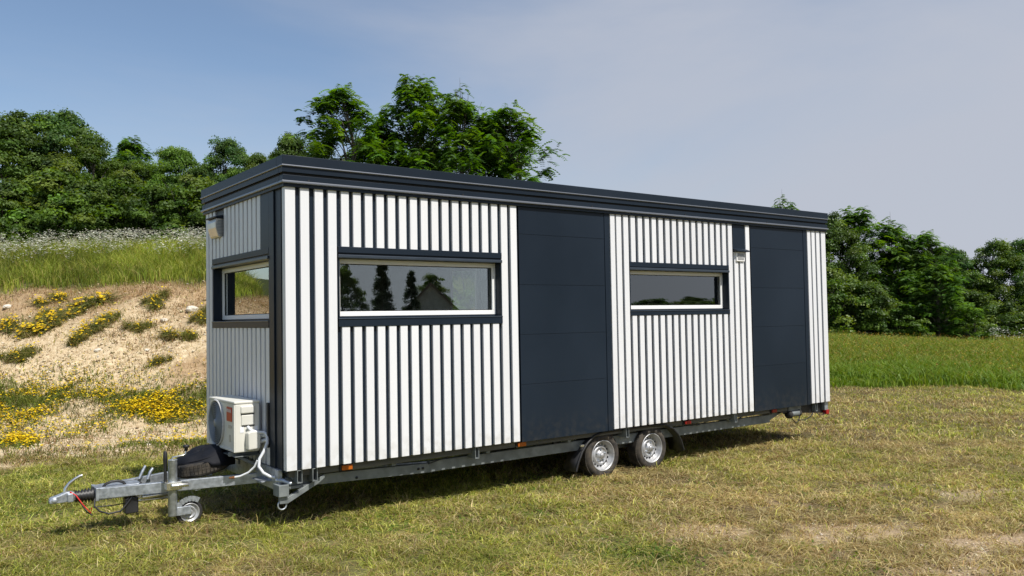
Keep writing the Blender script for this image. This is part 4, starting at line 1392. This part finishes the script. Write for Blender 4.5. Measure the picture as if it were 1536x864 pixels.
def wheels():
    proto = None
    i = 0
    for (y, flip) in ((.10, 0), (WID - .10, math.pi)):
        for x in (4.135, 5.005):
            r = bpy.data.objects.new("wheel", None); COL.objects.link(r); r.parent = house
            r.location = (x, y, .278); r.rotation_euler = (0, .37 * i, flip)
            if proto is None:
                ty, rm, bk, nt, hb = wheel_meshes()
                proto = [ty.build("tyre", M['treaddust'], r), rm.build("rim", M['rim'], r), bk.build("brake_drum", M['black'], r), hb.build("hub_cap", M['rim'], r), *[q.build("wheel_nut", M['galv'], r) for q in nt]]
            else:
                for s in proto:
                    c = s.copy(); COL.objects.link(c); c.parent = r
            i += 1
    for side, y0, y1 in ((0, .075, .315), (1, WID - .315, WID - .075)):
        path = [(3.66, .14), (3.70, .25), (3.76, .36), (3.85, .46), (3.96, .535), (4.10, .570), (4.5, .575), (4.95, .575), (5.22, .560), (5.38, .50), (5.48, .41), (5.545, .31), (5.585, .19)]
        m = MB()
        th = .012
        out = path; inn = [(x + (4.57 - x) * .018, z - th) for x, z in path]
        poly = out + inn[::-1]
        n = len(path)
        vs = [(x, y0, z) for x, z in out] + [(x, y1, z) for x, z in out] + [(x, y0, z) for x, z in inn] + [(x, y1, z) for x, z in inn]
        fs = []
        for k in range(n - 1):
            fs += [(k, k + 1, n + k + 1, n + k), (2 * n + k, 3 * n + k, 3 * n + k + 1, 2 * n + k + 1), (k, 2 * n + k, 2 * n + k + 1, k + 1), (n + k, n + k + 1, 3 * n + k + 1, 3 * n + k)]
        fs += [(0, n, 3 * n, 2 * n), (n - 1, 3 * n - 1, 4 * n - 1, 2 * n - 1)]
        m.add(vs, fs, 0, True)
        m.box(3.98, 5.30, (y0 + y1) / 2 - .01, (y0 + y1) / 2 + .01, .36, .566)     # black sheet added for the shaded dark between the tyres
        # rolled outer lip
        yy = y0 if side == 0 else y1
        m.tube([(x, yy, z + .004) for x, z in path], .013, 8)
        o = m.build("mudguard", M['black'], house)
        b = MB(); b.beam((3.40, (y0 + y1) / 2, .50), (3.62, (y0 + y1) / 2, .44), .03, .035); b.beam((3.62, (y0 + y1) / 2, .44), (3.80, (y0 + y1) / 2, .435), .03, .035)
        b.build("bracket", M['black'], o, .004)
        if side == 0:
            MB().box(3.735, 3.79, .066, .10, .430, .455).build("clip", M['chrome'], o, .003)


wheels()


def steadies():
    for y, s in ((.12, 1), (WID - .12, -1)):
        m = MB()
        m.prism([(-.03, .40), (.05, .345), (.33, .475), (.42, .515), (.43, .485), (.36, .435), (.05, .285), (-.03, .29)], y - .02, y + .02, 'y')
        m.beam((-.03, y + .05 * s, .42), (.28, y + .05 * s, .425), .05, .03)
        m.box(-.05, .05, y - .05, y + .10, .36, .47)
        o = m.build("corner_steady", M['galvdull'], house, .004)
        MB().tube([(-.0 + .042 * math.cos(a), y, .275 + .042 * math.sin(a)) for a in np.linspace(0, 6.2832, 21)], .008, 8, caps=False).build("foot_ring", M['galv'], o)
        k = MB(); k.tube([(-.02, y + .08 * s, .50), (.02, y + .01 * s, .50), (.08, y - .03 * s, .47)], .022, 10); k.build("spindle", M['galv'], o)


steadies()


def drawbar():
    d = MB()
    yc = WID / 2
    for s in (-1, 1):
        d.beam((-1.40, yc + s * .085, .415), (.16, yc + s * .52, .445), .055, .100)
        d.beam((.14, yc + s * .515, .445), (1.66, yc + s * 1.02, .435), .055, .100)
    # nose plates where the arms meet
    d.box(-1.425, -1.395, yc - .125, yc + .125, .350, .472)
    d.box(-1.40, -1.02, yc - .105, yc + .105, .452, .468)
    d.box(-1.40, -1.02, yc - .105, yc + .105, .352, .366)
    d.beam((-.55, yc - .34, .40), (-.55, yc + .34, .40), .05, .07)
    d.box(-.02, .02, .16, WID - .16, .40, .60)
    d.box(-.12, .05, .34, .62, .470, .478)
    o = d.build("drawbar", M['galv'], house, .004)
    # coupling head
    c = MB()
    c.prism([(-1.80, .362), (-1.80, .392), (-1.775, .418), (-1.72, .432), (-1.66, .455), (-1.60, .450), (-1.575, .425), (-1.575, .372), (-1.62, .362), (-1.70, .358)], yc - .042, yc + .042, 'y')
    c.lathe([(.030, -.01), (.046, .0), (.050, .02), (.044, .045), (.02, .056), (0, .058)], (-1.755, yc, .368), 'z', 20)
    c.box(-1.655, -1.60, yc - .062, yc + .062, .358, .442)
    hd = c.build("coupling_head", M['galv'], house, .010, 3)
    lv = MB(); lv.tube([(-1.665, yc, .44), (-1.66, yc, .485), (-1.63, yc, .53), (-1.58, yc, .565), (-1.54, yc, .585), (-1.52, yc, .588)], [.02, .018, .015, .014, .015, .016], 10); lv.build("lever", M['chrome'], hd)
    # rubber bellows
    b = MB()
    prof = [(.0, .0)]
    for k in range(6):
        x = k * .028
        prof += [(.040 + .004 * (k % 2), x), (.058 + .003 * k, x + .014)]
    prof += [(.05, .17), (0, .17)]
    b.lathe(prof, (-1.590, yc, .398), 'x', 20); b.build("bellows", M['black'], o)
    # grab handle
    g = MB(); g.tube([(-1.35, yc - .06, .465), (-1.33, yc - .06, .49), (-1.28, yc - .06, .508), (-1.22, yc - .06, .508), (-1.175, yc - .06, .49), (-1.155, yc - .06, .465)], .013, 8); g.build("grab_handle", M['black'], o)
    # wiring, plug holder and the red breakaway cable
    w = MB()
    w.tube([(-1.43, yc - .10, .37), (-1.44, yc - .14, .31), (-1.40, yc - .15, .26), (-1.32, yc - .16, .225), (-1.22, yc - .17, .235), (-1.16, yc - .17, .30), (-1.10, yc - .17, .38), (-1.05, yc - .16, .46), (-1.03, yc - .13, .478)], .009, 7)
    w.tube([(-1.16, yc - .16, .33), (-1.12, yc - .165, .40), (-1.07, yc - .16, .47)], .008, 6)
    w.tube([(-1.56, yc, .38), (-1.52, yc - .05, .30), (-1.49, yc - .06, .25), (-1.45, yc - .10, .22)], .007, 6)
    w.tube([(-1.44, yc - .08, .29), (-1.25, yc - .09, .285), (-1.05, yc - .09, .30)], .006, 6)
    w.build("wiring_loop", M['black'], o)
    r = MB(); r.tube([(-1.63, yc - .04, .455), (-1.585, yc - .07, .42), (-1.53, yc - .08, .33), (-1.46, yc - .09, .24), (-1.455, yc - .09, .29)], .006, 6); r.build("breakaway_cable", M['redcable'], o)
    p = MB(); p.box(-1.175, -1.055, yc - .16, yc - .04, .195, .345); p.build("plug_holder", M['black'], o, .012)
    h = MB()
    h.tube([(-1.02, yc - .13, .335), (-.78, yc - .14, .340)], .030, 16)
    h.tube([(-1.10, yc - .10, .30), (-.78, yc - .12, .295)], .012, 8)
    h.box(-1.06, -.86, yc - .02, yc + .04, .30, .352)
    h.build("overrun_damper", M['chrome'], o, .004)
    lv = MB(); lv.tube([(-.99, yc + .12, .47), (-.955, yc + .13, .54), (-.925, yc + .14, .59)], .014, 10); lv.build("brake_lever", M['galv'], o); lv = MB(); lv.tube([(-.915, yc + .10, .46), (-.885, yc + .11, .53), (-.86, yc + .12, .56)], .016, 8)
    lv.build("brake_lever", M['galv'], o)


drawbar()


def jockey():
    x, y = -.795, .885
    t = MB(); t.lathe([(.0, .16), (.040, .16), (.042, .165), (.042, .695), (.045, .70), (.0, .70)], (x, y, 0), 'z', 24)
    t.box(x - .02, x + .17, y - .012, y + .045, .155, .235)
    o = t.build("jockey_wheel", M['galv'], house, .003)
    c = MB(); c.box(x - .065, x + .075, y - .055, y + .12, .415, .492); c.lathe([(.0, -.05), (.024, -.05), (.024, .11), (0, .11)], (x + .02, y - .06, .455), 'x', 12)
    c.build("clamp", M['chrome'], o, .006)
    wx, wz = x + .165, .165
    ty = MB(); ty.lathe([(.085, -.01), (.090, -.028), (.112, -.032), (.124, -.018), (.126, 0), (.124, .018), (.112, .032), (.09, .028), (.085, .01)], (wx, y + .045, wz), 'y', 40); ty.build("tyre", M['rubber'], o)
    rm = MB(); rm.lathe([(.090, -.026), (.092, -.036), (.084, -.036), (.078, -.020), (.062, -.014), (.058, -.024), (.048, -.024), (.040, -.010), (.026, -.010), (.022, -.034), (.009, -.036), (.008, -.020), (0, -.020)], (wx, y + .045, wz), 'y', 36); rm.build("rim", M['rim'], o)
    fk = MB(); pts = []
    for k in range(9):
        a = math.pi * (.98 - k * .085)
        pts.append((wx + .138 * math.cos(a), y + .0, wz + .138 * math.sin(a)))
    for k in range(len(pts) - 1): fk.beam(pts[k], pts[k + 1], .05, .008, (0, 1, 0))
    fk.build("fork", M['galv'], o)
    cr = MB(); cr.tube([(x - .005, y, .700), (x, y, .722), (x + .10, y, .730), (x + .122, y, .742), (x + .126, y, .775)], .009, 8); cr.build("crank", M['chrome'], o)
    kn = MB(); kn.lathe([(0, 0), (.016, .0), (.018, .03), (.030, .034), (.032, .052), (.02, .06), (0, .06)], (x + .126, y, .770), 'z', 14)
    kn.build("crank_knob", M['black'], o)
    gp = MB(); gp.tube([(x - .055, y + .05, .47), (x - .055, y + .05, .62), (x - .055, y + .05, .70), (x - .055, y + .05, .765), (x - .055, y + .05, .785)], [.014, .015, .021, .018, .008], 12); gp.build("brake_grip", M['black'], o)


jockey()

# ----------------------------------------------------------------- air conditioner on the short wall


def aircon():
    x0, x1, y0, y1, z0, z1 = -.285, -.035, .615, 1.415, .735, 1.238
    ac = empty("air_conditioner", (-.15, 1.0, z0), "cream air conditioner outdoor unit with round fan on the shaded short wall", "air conditioner")
    ac_inv = Matrix.Translation(Vector((-.15, 1.0, z0))).inverted()

    def P(m, name, mt, parent=ac, bevel=0.0, seg=2):
        m.v = [tuple(ac_inv @ Vector(v)) for v in m.v]
        return m.build(name, mt, parent, bevel, seg)
    c = MB(); c.box(x0 + .004, x1, y0, y1, z0, z1 - .026)
    cs = P(c, "casing", M['acwhite'], bevel=.012, seg=3)
    t = MB(); t.box(x0 - .004, x1 + .004, y0 - .005, y1 + .005, z1 - .028, z1); P(t, "top_cover", M['acwhite'], bevel=.010, seg=3)
    # raised front frame strips
    f = MB(); f.box(x0 - .004, x0 + .01, y0 + .004, y0 + .05, z0 + .004, z1 - .03); f.box(x0 - .003, x0 + .008, y0 + .055, y1 - .005, z0 + .006, z0 + .03); P(f, "front_frame", M['acwhite'], bevel=.004)
    # fan: ring, flat disc coloured as the shaded opening, concentric grille, hub
    fy, fz = 1.165, .985
    r = MB(); r.lathe([(.236, .006), (.240, -.012), (.232, -.020), (.222, -.014), (.220, .004)], (x0, fy, fz), 'x', 56)
    fr = P(r, "fan_guard", M['vent'])
    b = MB(); b.lathe([(.226, -.001), (.0, .0005)], (x0 + .0005, fy, fz), 'x', 48); P(b, "fan_shade_disc", mat("fan_shadow", (.03, .035, .04), .6))
    g = MB()
    for rr in (.205, .187, .169, .151, .133, .115, .097, .079, .061):
        pts = [(x0 - .016, fy + rr * math.cos(a), fz + rr * math.sin(a)) for a in np.linspace(0, 2 * math.pi, 41)]
        g.tube(pts, .0042, 5, caps=False)
    for k in range(12):
        a = k * math.pi / 6
        g.beam((x0 - .012, fy + .045 * math.cos(a), fz + .045 * math.sin(a)), (x0 - .012, fy + .226 * math.cos(a), fz + .226 * math.sin(a)), .005, .006)
    g.lathe([(.0, -.022), (.040, -.020), (.046, -.008)], (x0, fy, fz), 'x', 24)
    P(g, "fan_grille", M['acgrey'])
    # red label with white lettering, pale stickers
    lb = MB(); lb.box(x0 - .004, x0 + .006, .695, .845, 1.035, 1.175); lo = P(lb, "brand_label", M['red'], bevel=.002)
    cu = bpy.data.curves.new("lettering", 'FONT'); cu.body = "VIVAX"; cu.size = .050; cu.extrude = .0008; cu.align_x = 'CENTER'
    tmp = bpy.data.objects.new("lettering", cu); COL.objects.link(tmp)
    bpy.context.view_layer.update()
    me = bpy.data.meshes.new_from_object(tmp.evaluated_get(bpy.context.evaluated_depsgraph_get()))
    bpy.data.objects.remove(tmp)
    me.materials.clear(); me.materials.append(M['letter'])
    R_ = Matrix(((0, 0, -1, x0 - .0055), (-1, 0, 0, .77), (0, 1, 0, 1.122), (0, 0, 0, 1)))
    me.transform(ac_inv @ R_)
    to = bpy.data.objects.new("lettering", me); COL.objects.link(to); to.parent = lo
    SM = mat("beige_sticker", (.5, .46, .38), .6)
    st = MB(); st.box(x0 - .002, x0 + .006, .71, .80, .965, .995); P(st, "sticker", SM); st = MB(); st.box(x0 - .002, x0 + .006, .745, .775, .83, .90); P(st, "sticker", SM)
    DR = mat("recess_shade", (.05, .05, .048), .7)  # dark strips below the covers, coloured as shade inside a recess
    # side panel: painted recess shade, terminal cover, valve cover
    h = MB(); h.box(-.225, -.085, y0 - .016, y0 + .01, 1.115, 1.190); P(h, "handle_cover", M['acwhite'], bevel=.012, seg=3)
    h = MB(); h.box(-.222, -.088, y0 - .004, y0 + .01, 1.098, 1.118); P(h, "handle_shade", DR); h = MB(); h.box(-.214, -.088, y0 - .003, y0 + .01, .985, 1.002); P(h, "handle_shade", DR)
    h = MB(); h.box(-.218, -.088, y0 - .010, y0 + .01, 1.000, 1.100); P(h, "terminal_cover", M['acwhite'], bevel=.006)
    h = MB(); h.box(-.230, -.195, y0 - .003, y0 + .008, .93, .985); P(h, "sticker", M['aclight']); h = MB(); h.box(-.085, -.055, y0 - .003, y0 + .008, .93, .985); P(h, "sticker", M['aclight'])
    h = MB(); h.prism([(-.175, .760), (-.055, .768), (-.050, .930), (-.075, .945), (-.160, .945), (-.18, .925)], y0 - .085, y0 + .004, 'y'); P(h, "valve_cover", M['acwhite'], bevel=.014, seg=3)
    # coil at the back edge
    h = MB(); h.box(x1 + .001, x1 + .016, y0 + .02, y1 - .02, z0 + .03, z1 - .05); P(h, "coil", M['acgrey'])
    # bracket under it
    k = MB()
    for yy in (y0 + .12, y1 - .14):
        k.beam((x0 - .02, yy, z0 - .022), (.0, yy, z0 - .022), .04, .04); k.beam((x0 + .05, yy, z0 - .04), (-.01, yy, z0 - .17), .03, .03, (0, 1, 0))
        k.box(-.030, .0, yy - .02, yy + .02, z0 - .22, z0 + .1)
    k.box(x0 + .01, .0, y0 + .02, y1 - .02, z0 - .045, z0 - .038); P(k, "bracket", M['galvdull'], bevel=.003)
    # dark cable duct on the wall beside it
    d = MB(); d.box(-.018, .004, .435, .475, .78, 1.22); P(d, "cable_duct", M['black'], bevel=.004)
    # pipes and hoses
    p = MB()
    p.tube([(-.16, y0 - .015, .985), (-.14, y0 - .05, .95), (-.09, y0 - .07, .93), (-.03, y0 - .10, .925), (-.005, .47, .90), (-.02, .44, .86)], .016, 9)
    p.tube([(-.06, y0 - .04, .87), (-.03, y0 - .05, .89), (-.008, .50, .895), (-.004, .45, .87)], .019, 9)
    p.tube([(-.06, y0 - .04, .82), (-.03, y0 - .05, .835), (-.008, .50, .85), (-.004, .45, .835)], .019, 9)
    P(p, "pipe", M['hose'])
    p = MB()
    pts = [(-.02, .45, .89), (-.03, .42, .83), (-.07, .40, .76), (-.115, .40, .69), (-.13, .38, .62), (-.10, .34, .56), (-.05, .29, .525), (.0, .25, .515), (.03, .22, .512)]
    p.tube(pts, .015, 10); P(p, "drain_hose", M['hose'])
    p = MB(); p.tube([(-.10, .50, .66), (-.12, .52, .60), (-.17, .55, .545), (-.24, .59, .51), (-.29, .62, .502)], .011, 8); P(p, "wire", M['hose'])
    p = MB(); p.tube([(-.285, .615, .503), (-.33, .64, .500)], [.014, .008], 8); P(p, "wire_end", M['copper'])


aircon()


def spare():
    cx, cy, cz = -.42, 1.20, .592
    s = empty("spare_wheel", (cx, cy, cz), "spare wheel in a slack black cover lying on the drawbar", "spare wheel")
    s.rotation_euler = (0, math.radians(-10), 0)
    R, T = .285, .19
    ty = MB()
    ty.lathe([(.18, -.06), (.19, -.085), (.24, -.092), (.268, -.075), (R, -.045), (R + .002, .03), (R - .01, .05), (.25, .06)], (0, 0, 0), 'z', 64)
    for k in range(48):
        a = 2 * math.pi * k / 48
        for z0, z1 in ((-.055, -.025), (-.02, .005), (.01, .04)):
            pr = []
            for rr in (R - .006, R + .006):
                for dz in (z0, z1):
                    for da in (-.045, .045): pr.append((rr * math.cos(a + da), rr * math.sin(a + da), dz))
            ty.add(pr, [(0, 1, 3, 2), (4, 5, 7, 6), (0, 1, 5, 4), (2, 3, 7, 6), (0, 2, 6, 4), (1, 3, 7, 5)])
    ty.build("tyre", M['treaddust'], s)
    # slack cover: pulled over the top and hanging on the wall side, folded on top
    nr, na = 16, 72
    vs, fs = [], []
    for i in range(nr):
        t = i / (nr - 1)
        for k in range(na):
            a = 2 * math.pi * k / na
            drop = .5 + .5 * math.cos(a - .35)                # deeper on the +x side
            drop = max(0.0, drop - .22) / .78
            if t < .62:
                r = (t / .62) * (R + .005); z = .085 + .035 * (1 - (t / .62) ** 2) + .030 * drop * math.sin(t / .62 * math.pi) - .055 * max(0, t / .62 - .78) / .22
                z += .012 * math.sin(3 * a + 9 * t) * (t > .05)
            else:
                q = (t - .62) / .38
                r = R + .014 + .010 * math.sin(9 * a) * q + .012 * math.sin(q * math.pi)
                z = .03 + .0 - q * (.02 + .115 * drop)
                if drop < .12: r = R - .004 - .03 * q; z = .03 + .012 * (1 - q)
            vs.append((r * math.cos(a), r * math.sin(a), z))
    for i in range(nr - 1):
        for k in range(na):
            fs.append((i * na + k, (i + 1) * na + k, (i + 1) * na + (k + 1) % na, i * na + (k + 1) % na))
    c = MB(); c.add(vs, fs, 0, True)
    o = c.build("cover", M['cover'], s)
    sf = o.modifiers.new("thickness", 'SOLIDIFY'); sf.thickness = .004; sf.offset = 1
    sb = MB(); sb.tube([((R + .004) * .86 * math.cos(a), (R + .004) * .86 * math.sin(a), .088 + .02 * math.cos(a - .35)) for a in np.linspace(-2.6, 2.6, 40)], .007, 6); sb.build("seam", M['cover'], o)


spare()

# ----------------------------------------------------------------- light and sky
SUN_EL = math.radians(56)
sdir = np.array([.17, -.985]); sdir /= np.linalg.norm(sdir)
sv = Vector((sdir[0] * math.cos(SUN_EL), sdir[1] * math.cos(SUN_EL), math.sin(SUN_EL)))
sl = bpy.data.lights.new("sun", 'SUN'); sl.energy = 4.4; sl.angle = math.radians(.55); sl.color = (1, .955, .89)
so = bpy.data.objects.new("sun", sl); COL.objects.link(so)
so.rotation_euler = sv.to_track_quat('Z', 'Y').to_euler()
so.location = (0, 0, 30)

world = bpy.data.worlds.new("World"); scene.world = world; world.use_nodes = True
nt = world.node_tree
bg = nt.nodes["Background"]
sky = nt.nodes.new("ShaderNodeTexSky"); sky.sky_type = 'NISHITA'; sky.sun_disc = False
sky.sun_elevation = SUN_EL
sky.sun_rotation = math.atan2(sdir[0], sdir[1])
sky.air_density = 1.0; sky.dust_density = 1.2; sky.ozone_density = 1.4; sky.altitude = 100
tc = nt.nodes.new("ShaderNodeTexCoord")
mp = nt.nodes.new("ShaderNodeMapping"); mp.inputs["Scale"].default_value = (1.0, 1.0, 3.6); mp.inputs["Rotation"].default_value = (.25, .35, 0); mp.inputs["Location"].default_value = (.35, .1, .6)
nz = nt.nodes.new("ShaderNodeTexNoise"); nz.inputs["Scale"].default_value = 1.35; nz.inputs["Detail"].default_value = 7; nz.inputs["Roughness"].default_value = .55; nz.inputs["Distortion"].default_value = .35
nt.links.new(tc.outputs["Generated"], mp.inputs["Vector"]); nt.links.new(mp.outputs["Vector"], nz.inputs["Vector"])
# haze bank towards +x (right of the picture)
dt = nt.nodes.new("ShaderNodeVectorMath"); dt.operation = 'DOT_PRODUCT'; dt.inputs[1].default_value = (.75, -.41, -.90)
nt.links.new(tc.outputs["Generated"], dt.inputs[0])
ad = nt.nodes.new("ShaderNodeMath"); ad.operation = 'MULTIPLY_ADD'; ad.inputs[1].default_value = 1.0; ad.inputs[2].default_value = 0.0
nt.links.new(dt.outputs["Value"], ad.inputs[0])
sm_ = nt.nodes.new("ShaderNodeMath"); sm_.operation = 'ADD'
nm = nt.nodes.new("ShaderNodeMath"); nm.operation = 'MULTIPLY_ADD'; nm.inputs[1].default_value = 1.7; nm.inputs[2].default_value = -.85
nt.links.new(nz.outputs["Fac"], nm.inputs[0])
nt.links.new(ad.outputs[0], sm_.inputs[0]); nt.links.new(nm.outputs[0], sm_.inputs[1])
mr = nt.nodes.new("ShaderNodeMapRange"); mr.interpolation_type = 'SMOOTHSTEP'
mr.inputs["From Min"].default_value = -.72; mr.inputs["From Max"].default_value = .42; mr.inputs["To Max"].default_value = .96
nt.links.new(sm_.outputs[0], mr.inputs["Value"])
mx = nt.nodes.new("ShaderNodeMix"); mx.data_type = 'RGBA'
mx.inputs[7].default_value = (3.75, 4.0, 4.62, 1)
nt.links.new(mr.outputs["Result"], mx.inputs[0]); nt.links.new(sky.outputs[0], mx.inputs[6])
nt.links.new(mx.outputs[2], bg.inputs["Color"])
bg.inputs["Strength"].default_value = .103

vs_ = scene.view_settings
vs_.view_transform = 'Standard'; vs_.look = 'None'; vs_.gamma = 1.0; vs_.use_curve_mapping = False
vs_.exposure = .38
scene.render.engine = 'CYCLES'
scene.cycles.max_bounces = 8
scene.cycles.transparent_max_bounces = 8
